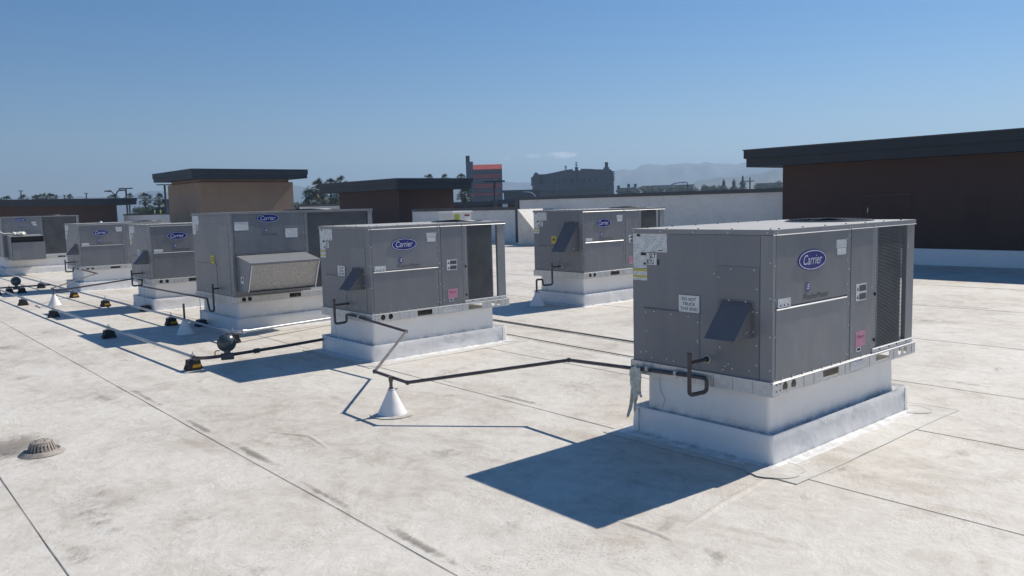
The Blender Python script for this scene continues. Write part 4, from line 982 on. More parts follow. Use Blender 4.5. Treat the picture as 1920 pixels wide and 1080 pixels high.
# ------------------------------------------------------------------ roof drain
d = empty('roof_drain', (1.0, 6.17, 0), 0, 'brown slotted dome drain on the open roof at left', 'roof drain', None, (.74, .74, .78))
MB().lathe([(.19, .007), (.175, .018), (.155, .034), (.150, .036), (.135, .030), (.125, .016), (.001, .014)], (0, 0, 0), 40).build('clamp_ring', 'drain', d, True)
MB().lathe([(.001, .118), (.055, .117), (.078, .112), (.090, .100), (.088, .096), (.060, .106), (.001, .108)], (0, 0, 0), 36).build('dome_cap', 'drain', d, True)
MB().lathe([(.128, .017), (.128, .030), (.116, .032), (.112, .017)], (0, 0, 0), 36).build('dome_foot', 'drain', d, True)
for k in range(22):
    a = 2*math.pi*k/22; ca, sa = math.cos(a), math.sin(a); vs = []
    for rr_, z in ((.124, .026), (.090, .108)):
        for q in (-.0075, .0075):
            for e in (0, -.010): vs.append(((rr_+e)*ca-q*sa, (rr_+e)*sa+q*ca, z))
    MB().add(vs, [(0, 2, 6, 4), (1, 5, 7, 3), (0, 4, 5, 1), (2, 3, 7, 6), (0, 1, 3, 2), (4, 6, 7, 5)]).build('dome_bar', 'drain', d)
for k in range(10):
    a = 2*math.pi*k/10; q = .035 if k % 2 else .055
    MB().cyl((q*math.cos(a), q*math.sin(a), .1165), (q*math.cos(a), q*math.sin(a), .1185), .008, 8).build('slot_shade', 'dark', d)  # dark discs on a closed cap, painting the shade of holes

# ------------------------------------------------------------------ frayed wrap on the near pipe
c = empty('frayed_wrap', (4.135, 3.56, .48), 0, 'frayed pale cloth strip hanging from the pipe at the nearest unit', 'cloth')
for k, (dy, ln, wd, sw) in enumerate(((0, .26, .05, .015), (.008, .23, .055, .0), (-.008, .24, .045, .03), (.016, .36, .014, .06), (.02, .28, .012, .03), (-.016, .20, .014, -.03), (.0, .31, .010, .02))):
    mb = MB(); n_ = 16
    for i in range(n_+1):
        f = i/n_; z = -ln*f; ww = wd*(.45+1.3*math.sin(math.pi*min(1, f*.75+.12)))*(1-.55*f**3)
        for j in range(5):
            q = (j/4-.5)*ww; x = .012*math.sin(j*2.2+f*6+k)+.010*noise.noise((f*4, j, k)); y = dy + q + sw*f*f + .008*noise.noise((f*6, k, 3))
            mb.v.append((x-.012, y, z))
    for i in range(n_):
        for j in range(4): a = i*5+j; mb.f.append((a, a+1, a+6, a+5)); mb.m.append(0)
    o = mb.build('strip', 'cloth', c, True); md = o.modifiers.new('th', 'SOLIDIFY'); md.thickness = .002
mb = MB().torus((0, 0, 0), .019, .006, 14, 6); mb.v = [(x, z, y) for x, y, z in mb.v]; mb.build('knot', 'cloth', c, True)

# crumpled wrap and cord lying on the hood of the leftmost unit
c = empty('crumpled_wrap', (4.02, 25.62, 1.098), 0, 'crumpled pale plastic bundle lying on the leftmost unit hood', 'wrap')
for k in range(5):
    mb = MB(); cx, cy, r = -.08+.06*k, .03*math.sin(k*2), .06+.02*(k % 2)
    for i in range(7):
        for j in range(9):
            a = 2*math.pi*j/9; f = math.pi*i/6; e = 1+.5*noise.noise((i*.9+k, j*.8, k))
            mb.v.append((cx+r*e*math.sin(f)*math.cos(a), cy+r*e*math.sin(f)*math.sin(a), max(.002, .055+.05*e*math.cos(f))))
    for i in range(6):
        for j in range(9): mb.f.append((i*9+j, (i+1)*9+j, (i+1)*9+(j+1) % 9, i*9+(j+1) % 9)); mb.m.append(0)
    mb.build('fold', 'cloth', c)
MB().tube([(-.1, 0, .05), (-.22, -.02, .08), (-.30, -.03, .06), (-.42, -.03, .13), (-.48, -.02, .15)], .012, 6, .05).build('cord', 'cloth', c, True)

# ------------------------------------------------------------------ parapets
def parapet(x0, x1, y0, y1, z, label, th=.28):
    p = empty('parapet_wall', ((x0+x1)/2, (y0+y1)/2, 0), 0, label, 'parapet', 'white parapet walls with dark coping')
    cx, cy = (x0+x1)/2, (y0+y1)/2; mb = MB(); nx = 1; ny = max(2, int((y1-y0)/.14)); nz = 16
    # membrane face, slightly wrinkled
    for i in range(ny+1):
        for j in range(nz+1):
            y = y0+(y1-y0)*i/ny; zz = z*j/nz; e = .02*noise.noise((y*1.1, zz*1.5, 3)) + .030*noise.noise((y*2.6+zz*2.4, zz*1.2, 5))*(1 if zz < z*.65 else .15)
            mb.v.append((x0-e-cx, y-cy, zz))
    for i in range(ny):
        for j in range(nz): a = i*(nz+1)+j; mb.f.append((a, a+1, a+nz+2, a+nz+1)); mb.m.append(0)
    mb.box((x0+.03-cx, y0-cy, -.005), (x1-cx, y1-cy, z-.002))
    mb.build('wall', 'parapet', p, True)
    k = max(1, round((y1-y0)/3.0)); st = (y1-y0)/k
    for i in range(k):
        mb = MB().box((x0-.05-cx, y0+st*i+.002-cy, z), (x1+.05-cx, y0+st*(i+1)-.002-cy, z+.012)); mb.box((x0-.053-cx, y0+st*i+.002-cy, z-.11), (x0-.05-cx, y0+st*(i+1)-.002-cy, z+.010)); mb.build('coping', 'cap', p)
    return p
PX = 22.25
parapet(PX, PX+.3, 11.3, 25.5, 1.87, 'high white parapet behind the unit with the tall hood, right of the step')
parapet(PX, PX+.3, 25.75, 33.6, 1.47, 'lower white parapet section left of the step, behind the middle unit')
parapet(PX, PX+.3, 40.5, 46.0, 1.88, 'short white parapet between the tan tower and the brown penthouse')
parapet(PX, PX+.3, 69.7, 84.0, 1.60, 'far white parapet left of the tan tower')
o = MB().box((PX-.06, 25.52, 0), (PX+.36, 25.73, 1.86)).build('parapet_end_post', 'cap'); tag(o, 'dark end post where the parapet steps down', 'post')
wd = MB()
wd.add([(20.4, 23.5, .003), (20.4, 21.85, .003), (20.4, 23.5, 1.40), (PX-.02, 23.5, .003), (PX-.02, 21.85, .003), (PX-.02, 23.5, 1.40)], [(0, 1, 2)[::-1], (3, 4, 5), (1, 4, 5, 2)[::-1], (0, 2, 5, 3), (0, 3, 4, 1)])
o = wd.build('membrane_wedge', 'patch'); tag(o, 'bright sunlit sloping membrane wedge against the parapet step', 'wedge')

# ------------------------------------------------------------------ penthouses
def penthouse(name, bx, slab, zw, zb_, zt, mat, label, ledge=None, base=True, mid=None):
    x0, y0, x1, y1 = bx; cx, cy = (x0+x1)/2, (y0+y1)/2
    p = empty(name, (cx, cy, 0), 0, label, 'penthouse', 'roof penthouses with dark flat roofs')
    q = lambda b_: (b_[0]-cx, b_[1]-cy, b_[2])
    MB().box(q((x0, y0, -.005)), q((x1, y1, zw))).build('wall', mat, p)
    X0, Y0, X1, Y1 = slab; mz = mid or (zb_ + (zt-zb_)*.52)
    MB().box(q((X0+.05, Y0+.05, zb_)), q((X1-.05, Y1-.05, mz))).build('lower_fascia', 'fascia', p)
    MB().box(q((X0, Y0, mz+.002)), q((X1, Y1, zt))).build('upper_fascia', 'fascia', p)
    MB().box(q((X0-.02, Y0-.02, zt+.001)), q((X1+.02, Y1+.02, zt+.03))).build('roof_edge', 'cap', p)
    if ledge: MB().box(q((x0+.25, y0+.25, zw+.002)), q((x1-.25, y1-.25, zb_-.001))).build('neck', mat, p)
    if base:
        mb = MB(); mb.box(q((x0-.03, y0-.03, -.004)), q((x0-.001, y1+.03, .36))); mb.box(q((x0-.001, y0-.03, -.004)), q((x1+.03, y0-.001, .36))); mb.box(q((x0-.05, y0-.05, -.004)), q((x0-.03, y1+.05, .10)))
        mb.build('base_flashing', 'wrap', p)
    return p, q
def louvre(p, q, face, a0, a1, z0, z1, pos, n_=8, lm='brown'):
    fr = MB()
    if face == 'x':
        fr.plate(rect(a0, z0, a1, z1), [rect(a0+.04, z0+.04, a1-.04, z1-.04)], q((pos-.012, 0, 0)), Y_, Z_, -.012)
    else: fr.plate(rect(a0, z0, a1, z1), [rect(a0+.04, z0+.04, a1-.04, z1-.04)], q((0, pos-.012, 0)), X_, Z_, .010)
    f = fr.build('louvre', lm, p)
    for k in range(n_):
        z = z0+.05+(z1-z0-.10)*k/n_; mb = MB(); h = (z1-z0-.1)/n_
        if face == 'x':
            mb.hexa([q((pos-.018, a0+.04, z)), q((pos-.014, a0+.04, z)), q((pos-.014, a1-.04, z)), q((pos-.018, a1-.04, z)), q((pos-.005, a0+.04, z+h*.8)), q((pos-.001, a0+.04, z+h*.8)), q((pos-.001, a1-.04, z+h*.8)), q((pos-.005, a1-.04, z+h*.8))])
        else:
            mb.hexa([q((a0+.04, pos-.018, z)), q((a1-.04, pos-.018, z)), q((a1-.04, pos-.014, z)), q((a0+.04, pos-.014, z)), q((a0+.04, pos-.005, z+h*.8)), q((a1-.04, pos-.005, z+h*.8)), q((a1-.04, pos-.001, z+h*.8)), q((a0+.04, pos-.001, z+h*.8))])
        mb.build('slat', lm, f)
p, q = penthouse('roof_penthouse', (18.9, -7, 25.0, 11.31), (18.42, -7.4, 25.6, 12.16), 2.40, 2.402, 2.83, 'brown', 'large dark brown penthouse with charcoal overhang at the right edge', mid=2.62)
louvre(p, q, 'x', 6.45, 6.95, .72, 1.55, 18.9, 10)
dr = MB(); dr.plate(rect(8.05, .37, 9.25, 1.58), [rect(8.13, .38, 9.17, 1.50)], q((18.888, 0, 0)), Y_, Z_, -.012); df = dr.build('service_door', 'brown', p)
MB().box(q((18.893, 8.132, .38)), q((18.899, 9.168, 1.498))).build('door_leaf', 'brown', df)
MB().box(q((18.86, 8.02, 1.585)), q((18.899, 9.28, 1.60))).build('drip_cap', 'cap', df)
MB().box(q((18.865, 9.05, 1.18)), q((18.89, 9.065, 1.30))).build('handle', 'galv', df)
p, q = penthouse('roof_penthouse', (22.0, 34.39, 25.4, 40.5), (21.3, 33.45, 26.0, 41.6), 2.46, 2.462, 2.98, 'brown', 'brown penthouse with thick dark overhanging roof in the centre distance', mid=2.74)
louvre(p, q, 'y', 23.4, 23.95, .75, 1.4, 34.39); louvre(p, q, 'x', 37.0, 37.6, .8, 1.5, 22.0)
p, q = penthouse('roof_penthouse', (22.0, 62.4, 29.7, 69.6), (20.9, 60.6, 30.2, 69.8), 3.88, 4.12, 4.80, 'stucco_tan', 'tan stucco tower with flat dark overhanging roof, left of centre', ledge=True, mid=4.42)
louvre(p, q, 'x', 65.0, 65.5, 1.0, 2.0, 22.0, lm='stucco_tan')
p, q = penthouse('roof_penthouse', (4.0, 84.0, 21.6, 92.0), (2.8, 82.7, 23.2, 93.0), 2.52, 2.522, 3.12, 'brown', 'long low brown penthouse with dark roof at the far left', mid=2.84)

# ------------------------------------------------------------------ small white fan box behind the middle unit
e = empty('exhaust_fan', (12.0, 16.2, 0), .0, 'small white louvred fan box with lime label behind the middle unit', 'exhaust fan')
MB().box((-.34, -.34, .001), (.34, .34, .45)).build('curb', 'wrap', e)
MB().box((-.28, -.28, .45), (.28, .28, 1.44)).build('housing', 'white', e)
bevel(MB().box((-.31, -.31, 1.43), (.31, .31, 1.47)).build('lid', 'white', e), .012)
for k in range(7): MB().box((-.295, -.27+k*.08, .50), (-.281, -.225+k*.08, 1.40)).build('louvre_slat', 'white', e)
MB().box((-.24, -.284, 1.22), (-.08, -.281, 1.40)).build('lime_label', 'green_lab', e)
rl = MB().box((.06, -.284, 1.24), (.24, -.281, 1.40)).build('white_label', 'plain_label', e); MB().box((.07, -.2855, 1.34), (.23, -.2845, 1.385)).build('print_block', 'red_lab', rl)
v = empty('vent_cap', (7.2, 30.0, 0), 0, 'tiny pale vent cap poking up behind the second unit from the left', 'vent')
MB().cyl((0, 0, 0), (0, 0, 1.2), .05, 10).build('stack', 'white', v); MB().lathe([(.001, 1.40), (.03, 1.39), (.065, 1.33), (.065, 1.28), (.06, 1.22), (.05, 1.18)], (0, 0, 0), 16).build('cap', 'white', v, True)
for k, (pxx, lab) in enumerate(((289, 'left of two thin yellow posts above the far parapet'), (300, 'right of two thin yellow posts above the far parapet'))):
    pp = bearing(pxx, 76); ps = empty('marker_post', (pp.x, pp.y, 0), 0, lab, 'post', 'yellow marker posts')
    MB().cyl((0, 0, 0), (0, 0, 1.88), .06, 8).build('post', 'green_lab', ps); MB().lathe([(.001, 1.88), (.05, 1.91), (.0601, 1.88)], (0, 0, 0), 8).build('post_cap', 'lwhite', ps)
#PART4
# ------------------------------------------------------------------ the town beyond
GZ = -9.0
gp = MB(); gp.v = [(-3700, -3700, GZ), (3700, -3700, GZ), (3700, 3700, GZ), (-3700, 3700, GZ)]; gp.f = [(0, 1, 2, 3)]; gp.m = [0]
tag(gp.build('ground', 'concrete'), kind='structure')
def face_cam(x, D):
    p = bearing(x, D, GZ); d = Vector((p.x, p.y, 0)).normalized(); right = Vector((d.y, -d.x, 0)); return p, math.atan2(right.y, right.x)
def ppm(D): return FPX/D                                 # pixels per metre at that distance
def hgt(x, y, D): return at(x, y, D).z - GZ
# four-storey building with red roof
D = 230; p, rz = face_cam(912, D); k = D/FPX
b = empty('office_building', p, rz, 'blue-grey building with bright red roof, red bands and stair tower', 'building')
ox = 912
def bx(x0, x1, y0, y1, d0, d1, mat, name, par=b, ref=912, DD=None):
    DD = DD or D; kk = DD/FPX
    z0 = hgt(ref, y1, DD) if y1 is not None else 0; z1 = hgt(ref, y0, DD)
    return MB().box(((x0-ref)*kk, d0, z0), ((x1-ref)*kk, d1, z1)).build(name, mat, par)
bx(883, 943, 317, None, 0, 9, 'slate', 'wall'); bx(876, 889, 303, None, -1, 4, 'slate', 'stair_tower'); bx(876, 883, 292, 303.2, -.9, 3.5, 'theatre_d', 'tower_top')
z0 = hgt(912, 318, D); z1 = hgt(912, 308.5, D)
rf = MB().hexa([(-30*k, -.8, z0), (31*k, -.8, z0), (31*k, 9.5, z0), (-30*k, 9.5, z0), (-24*k, 1.2, z1), (31*k, 1.2, z1), (31*k, 8, z1), (-24*k, 8, z1)]).build('roof', 'red', b)
for i in range(26): MB().hexa([((-29.4+i*2.35)*k, -.86, z0), ((-29.0+i*2.35)*k, -.86, z0), ((-29.0+i*2.35)*k, -.7, z0+.05), ((-29.4+i*2.35)*k, -.7, z0+.05), ((-23.4+i*2.1)*k, 1.16, z1+.03), ((-23.0+i*2.1)*k, 1.16, z1+.03), ((-23.0+i*2.1)*k, 1.3, z1+.05), ((-23.4+i*2.1)*k, 1.3, z1+.05)]).build('tile_rib', 'red', rf)
for y0, y1 in ((327, 334), (345, 353)): bx(887, 940, y0, y1, -.6, -.01, 'maroon', 'spandrel')
for y0, y1 in ((319, 326.5), (335, 344), (354, 361)):
    for i in range(5):
        w_ = bx(888+i*10.6, 897.5+i*10.6, y0, y1, -.14, -.02, 'slate', 'window_frame')
        for j in range(2): bx(888.7+i*10.6+j*4.3, 892.4+i*10.6+j*4.3, y0+.8, y1-.8, -.20, -.145, 'glass', 'pane', w_)
bx(884, 941, 362, 366, -1.5, -.01, 'maroon', 'canopy')
# theatre
D = 270; p, rz = face_cam(1075, D); k = D/FPX
th = empty('theatre_building', p, rz, 'long grey theatre with curved roofline, spires and dark lettering', 'building')
out = [(998, 380), (1151, 380), (1151, 342), (1150, 326), (1147, 321), (1141, 318), (1135, 319.5), (1120, 319), (1105, 317.6), (1090, 317), (1090, 320), (1075, 320), (1075, 317), (1062, 318.5), (1048, 321), (1035, 323.5), (1024, 325.2), (1012, 325.3), (1009, 322.5), (1006, 321.2), (1003, 323), (999, 331)]
poly = [((x-1075)*k, (hgt(1075, y, D)+(1075-x)*0*k) if y < 380 else 0.0) for x, y in out]
MB().prism(poly, (0, 0, 0), X_, Z_, 22).build('facade', 'theatre', th)
def tb(x0, x1, y0, y1, d0, d1, mat, name, par=None): return bx(x0, x1, y0, y1, d0, d1, mat, name, par or th, 1075, 270)
tb(1079, 1085, 314, None, -1.4, 2, 'theatre', 'pylon'); tb(1135.5, 1141, 306, 316, 1, 4, 'theatre_d', 'chimney_tower'); tb(1133, 1143, 315.5, 319, .5, 6, 'theatre', 'tower_base')
for x, y0, y1 in ((1081.8, 304, 314), (1062, 310, 318)):
    sp = tb(x-.6, x+.6, y0, y1, .3, .6, 'theatre_d', 'spire')
    n_ = 3
    for i in range(n_): zc = y0+1.2+i*2.6; tb(x-2.3+.3*i*0, x+2.3, zc, zc+.9, .1, .8, 'theatre_d', 'spire_disc', sp)
tb(1080.8, 1082.8, 314, 343, -1.7, -1.41, 'theatre_d', 'pylon_fin')
for i in range(5): tb(1011.5, 1019.5, 327+i*3.4, 329.2+i*3.4, -.5, -.01, 'theatre_d', 'louvre_band')
for i in range(6): tb(1146, 1152.4, 323.5+i*3.1, 325.3+i*3.1, -.7, -.01, 'theatre_d', 'louvre_band')
tb(996.8, 998.6, 330, 346, 0, 3, 'theatre_d', 'side_fin'); tb(1143.6, 1146.6, 345, 350, -.2, -.01, 'theatre_d', 'small_window')
tb(1005, 1145, 356, 358, -3, -.01, 'theatre_d', 'canopy')
mb = MB()
for ch, x0 in (('D', 1057.5), ('E', 1070.5), ('C', 1083.5), ('A', 1093), ('R', 1104)):
    zz = hgt(1075, 342.5, D); text(mb, ch, ((x0-1075)*k, -.35 if ch != 'C' else -.36, zz), X_, Z_, 7*k, 7*k, 0, .04)
mb.build('lettering', 'theatre_d', th)
for x in (1045.7, 1118.8): tb(x-1.3, x+1.3, 335.5, 340.5, -.4, -.01, 'theatre_d', 'wall_lamp')
# low roofs of the neighbourhood
def lowb(x0, x1, y, D, mat, label, depth=14, cat='building', capm='fardark', grp='low buildings beyond the parapet'):
    xc = (x0+x1)/2; p, rz = face_cam(xc, D); kk = D/FPX; h = hgt(xc, y, D)
    b = empty('low_building', p, rz, label, cat, grp); w2 = (x1-x0)/2*kk
    MB().box((-w2, 0, 0), (w2, depth, h-.5)).build('wall', mat, b); MB().box((-w2-.3, -.3, h-.5), (w2+.3, depth+.3, h)).build('roof', capm, b)
    nn = max(2, int(w2*2/5))
    for i in range(nn): MB().box((-w2+.8+i*(2*w2-1)/nn, -.06, h*.35), (-w2+.8+i*(2*w2-1)/nn+(2*w2)/nn*.55, -.01, h*.72)).build('window', 'glass', b)
    return b
lowb(945, 1012, 356, 185, 'fardark', 'dark flat-roofed block between the red-roofed building and the theatre')
lowb(846, 932, 378, 105, 'brick', 'dark red-brown storefront below the red-roofed building')
sg = lowb(925, 990, 374, 95, 'brick', 'brown storefront with gold letters beside the parapet step', 10)
k = 95/FPX; xc = 957.5
mb = MB()
for ch, x0 in (('L', 951), ('A', 956), ('Z', 961)): text(mb, ch, ((x0-xc)*k, -.12, hgt(xc, 383, 95)), X_, Z_, 3.6*k, 6.5*k)
mb.build('lettering', 'gold', sg); MB().box(((942-xc)*k, -.3, hgt(xc, 388, 95)), ((952-xc)*k, -.1, hgt(xc, 382, 95))).build('sign_board', 'plain_label', sg)
lowb(1160, 1200, 352, 300, 'farwall', 'pale low block just right of the theatre'); lowb(1206, 1300, 347, 420, 'farwall', 'long pale flat-roofed block under the hills')
lowb(1420, 1475, 343, 330, 'fardark', 'dark low block beside the large penthouse'); lowb(600, 612, 362, 150, 'farwall', 'narrow pale block between the palms left of centre', 8)
lowb(612, 640, 366, 170, 'farwall', 'pale block with white trim behind the palms', 8, capm='white'); lowb(262, 330, 388, 200, 'fardark', 'dark low block left of the tan tower'); lowb(309, 345, 373, 120, 'farwall', 'brown-grey block beside the tan tower', 8)
for i, (x, y) in enumerate(((1160, 348), (1179, 345), (1191.5, 345))):
    p, rz = face_cam(x, 290); h = hgt(x, y, 290); c = empty('roof_stack', p, rz, ('left', 'middle', 'right')[i]+' of three dark roof stacks right of the theatre', 'chimney', 'roof stacks beside the theatre')
    MB().box((-.35, -.35, 0), (.35, .35, h-1.2)).build('stack', 'farwall', c); MB().box((-.5, -.5, h-1.2), (.5, .5, h)).build('cowl', 'theatre_d', c)
# poles and lamps
def t_lamp(x, y, D, half, label, mat='pole', tilt=0, r=.10):
    p, rz = face_cam(x, D); h = hgt(x, y, D); kk = D/FPX
    o = empty('lot_lamp', p, rz, label, 'lamp post', 'twin flat-headed parking lot lamps')
    MB().cyl((0, 0, 0), (0, 0, h), r*1.3, 8, r*.8).build('pole', mat, o)
    MB().box((-half*kk, -.06, h-.05+tilt*0), (half*kk, .06, h+.05)).build('arm', mat, o)
    for s in (-1, 1): MB().box((s*half*kk*.55-half*kk*.42, -.25, h+.0), (s*half*kk*.55+half*kk*.42, .25, h+.07)).build('lamp_head', mat, o)
    return o
t_lamp(928, 340.5, 62, 20, 'large dark twin-headed lot lamp before the red-roofed building', r=.11); t_lamp(238, 353.5, 95, 12, 'twin-headed lot lamp behind the far left penthouse, right of the curved lamp', r=.12); t_lamp(311, 346.5, 100, 14, 'tall twin-headed lot lamp beside the tan tower', r=.15)
t_lamp(574, 362.5, 110, 4, 'thin lot lamp beside the palms, right of the tan tower', r=.10)
for i, (x, y, hf, lab) in enumerate(((41, 358, 4, 'leftmost lot lamp above the far left penthouse'), (122, 366, 2.6, 'shortest lot lamp above the far left penthouse'), (163, 362.5, 3.6, 'lot lamp above the middle of the far left penthouse'))): t_lamp(x, y, 180, hf, lab, r=.16)
for x, y, D, lab in ((1044, 339, 240, 'left thin pole before the theatre'), (1140, 345, 240, 'right thin pole before the theatre'), (1289, 343, 240, 'thin dark pole under the hills'), (1406, 333, 180, 'utility pole with lit lamp arm right of the conifers')):
    p, rz = face_cam(x, D); h = hgt(x, y, D); o = empty('utility_pole', p, rz, lab, 'pole', 'utility poles in the town')
    MB().cyl((0, 0, 0), (0, 0, h), .22, 8, .15).build('pole', 'wood', o); MB().box((-1.0, -.08, h-.9), (1.0, .08, h-.7)).build('cross_arm', 'wood', o)
def curve_lamp(x, y, D, pts, label, mat):
    p, rz = face_cam(x, D); kk = D/FPX; o = empty('street_lamp', p, rz, label, 'street lamp', 'curved-arm street lamps')
    h = hgt(x, y, D)
    MB().cyl((0, 0, 0), (0, 0, h), .13, 8, .09).build('pole', mat, o)
    for arm in pts:
        P = [(0, 0, h)]+[((ax-x)*kk, 0, hgt(x, ay, D)) for ax, ay in arm]
        MB().tube(P, .07, 6, .8).build('arm', mat, o, True); q = Vector(P[-1]); sgn = 1 if q.x > 0 else -1
        MB().hexa([q+Vector((-.2*sgn, -.15, -.12)), q+Vector((.55*sgn, -.15, -.08)), q+Vector((.55*sgn, .15, -.08)), q+Vector((-.2*sgn, .15, -.12)), q+Vector((-.2*sgn, -.1, .08)), q+Vector((.5*sgn, -.08, .04)), q+Vector((.5*sgn, .08, .04)), q+Vector((-.2*sgn, .1, .08))]).build('lamp_head', mat, o)
curve_lamp(217, 369, 90, [[(212.5, 359.5), (208, 358)], [(222, 358), (227, 356.5)]], 'double curved-arm street lamp above the far left penthouse', 'pole')
curve_lamp(1245, 356, 100, [[(1262, 344.5), (1280, 343)]], 'pale curved-arm street lamp above the parapet, under the hills', 'lamp')
curve_lamp(1203, 361, 110, [[(1199, 355), (1191, 351)]], 'short pale curved lamp just above the parapet', 'lamp')
curve_lamp(1003, 366, 110, [[(997, 361), (988, 359)]], 'pale curved lamp left of the theatre, above the parapet', 'lamp')
# palms
def palm_meshes(seed, fan):
    rnd = random.Random(seed); cr = MB(); sk = MB()
    for i in range(46):
        az = rnd.uniform(0, 2*math.pi); el = rnd.uniform(-.7, 1.35); L = rnd.uniform(.75, 1.05)
        d = Vector((math.cos(az)*math.cos(el), math.sin(az)*math.cos(el), math.sin(el))); sd_ = d.cross(Z_).normalized(); up = sd_.cross(d)
        base = d*.12; tip = d*L*.62 - Z_*.05
        cr.tube([base, tip], [.02, .012], 4)
        for j in range(9):                    # fan leaflets
            f = (j-4)/4; e = (d*math.cos(f*1.2)+sd_*math.sin(f*1.2)); q = tip + e*L*.45 - Z_*(.12*abs(f)+.08); nn = sd_*math.cos(f*1.2)-d*math.sin(f*1.2)
            cr.add([tip, (tip+q)*.5+nn*.035, q, (tip+q)*.5-nn*.035], [(0, 1, 2, 3)])
    for i in range(26):
        az = rnd.uniform(0, 2*math.pi); d = Vector((math.cos(az), math.sin(az), -1.2)).normalized(); b_ = Vector((0, 0, -.05-rnd.random()*.35)); s_ = Vector((-math.sin(az), math.cos(az), 0))
        sk.add([b_-s_*.04, b_+s_*.04, b_+d*.5+s_*.09, b_+d*.55-s_*.05], [(0, 1, 2, 3)])
    return cr.mesh('crown', 'palm'), sk.mesh('dead_fronds', 'skirt')
PALM = [palm_meshes(s, True) for s in (3, 9)]
trk = MB().tube([(0, 0, 0), (.08, 0, .35), (.02, 0, .7), (0, 0, 1)], [.045, .030, .026, .03], 8).mesh('trunk', 'bark', True)
def palm(x, y, D, r, label, i=0, drop=0):
    p, rz = face_cam(x, D); h = hgt(x, y, D)-.6*r; t = empty('palm_tree', p, rz+x, label, 'palm tree', 'palm trees in the town')
    o = bpy.data.objects.new('trunk', trk); COL.objects.link(o); o.parent = t; o.scale = (7*max(.8, r/2), 7*max(.8, r/2), h)
    for nm, me in zip(('crown', 'dead_fronds'), PALM[i % 2]):
        o = bpy.data.objects.new(nm, me); COL.objects.link(o); o.parent = t; o.location = (0, 0, h); o.scale = (r, r, r)
for i, (x, y, D, r, lab) in enumerate(((12, 369, 170, 1.6, 'leftmost palm, its crown cut low by the far left penthouse'), (44, 367, 170, 1.6, 'palm behind the leftmost lot lamp'), (70, 366.5, 170, 1.5, 'left palm of the close trio above the far left penthouse'), (81, 364, 170, 1.6, 'middle palm of the close trio above the far left penthouse'), (97, 364, 170, 1.8, 'right, broadest palm of the trio above the far left penthouse'), (130, 366, 170, 1.5, 'small palm right of the shortest lot lamp'),
        (213, 365.5, 150, 1.4, 'palm left of the double curved lamp'), (243, 364, 150, 1.3, 'palm behind the lot lamp at the right end of the far left penthouse'), (273, 363.5, 140, 1.55, 'round-headed palm standing clear between left penthouse and tan tower'), (299, 365, 140, 1.45, 'palm beside the tall lot lamp at the tan tower'),
        (580, 357, 110, 1.25, 'smaller palm just right of the tan tower'), (595, 340, 105, 1.9, 'tallest big palm left of the brown penthouse'), (621, 337, 130, 1.5, 'palm crown peeping above the left end of the brown penthouse roof'), (641, 333, 125, 1.6, 'second palm crown above the brown penthouse roof'),
        (806, 328, 150, 1.3, 'left of three palm tops above the brown penthouse roof'), (836, 328.5, 150, 1.4, 'middle of three palm tops above the brown penthouse roof'), (866, 327.5, 150, 1.35, 'right of three palm tops, beside the stair tower'), (632, 358, 95, 1.3, 'low palm under the brown penthouse overhang'), (872, 354, 80, 1.0, 'low palm under the right end of the brown penthouse roof'))):
    palm(x, y, D, r, lab, i)
# leafy trees
def leaf_mesh(seed, n_, lump):
    rnd = random.Random(seed); mb = MB(); cs = [(Vector((rnd.gauss(0, .42), rnd.gauss(0, .42), rnd.uniform(-.35, .55))), rnd.uniform(.25, .48)) for _ in range(lump)]
    for i in range(n_):
        c_, r_ = rnd.choice(cs); d = Vector((rnd.gauss(0, 1), rnd.gauss(0, 1), rnd.gauss(0, 1))).normalized(); p = c_+d*r_*rnd.uniform(.55, 1.05)
        a = Vector((rnd.gauss(0, 1), rnd.gauss(0, 1), rnd.gauss(0, 1))).normalized(); b_ = a.cross(d+Vector((.1, .2, .3))).normalized(); s = rnd.uniform(.035, .07)
        mb.add([p-a*s, p+b_*s*.6, p+a*s, p-b_*s*.6], [(0, 1, 2, 3)])
    return mb.mesh('crown', 'leaf')
LEAF = [leaf_mesh(s, 3200, 12) for s in (1, 2, 3)]
def tree(x, y, D, r, label, i):
    p, rz = face_cam(x, D); h = hgt(x, y, D); t = empty('leafy_tree', p, rz+x, label, 'tree', 'leafy trees in the town')
    o = MB().tube([(0, 0, 0), (.1, 0, h*.4), (0, .1, h-r*.6)], [.25, .18, .08], 7).build('trunk', 'bark', t, True)
    MB().tube([(.08, 0, h*.35), (r*.3, r*.1, h-r*.9)], [.12, .05], 5).build('limb', 'bark', t, True)
    o = bpy.data.objects.new('crown', LEAF[i % 3]); COL.objects.link(o); o.parent = t; o.location = (0, 0, h-r*.85); o.scale = (r, r, r)
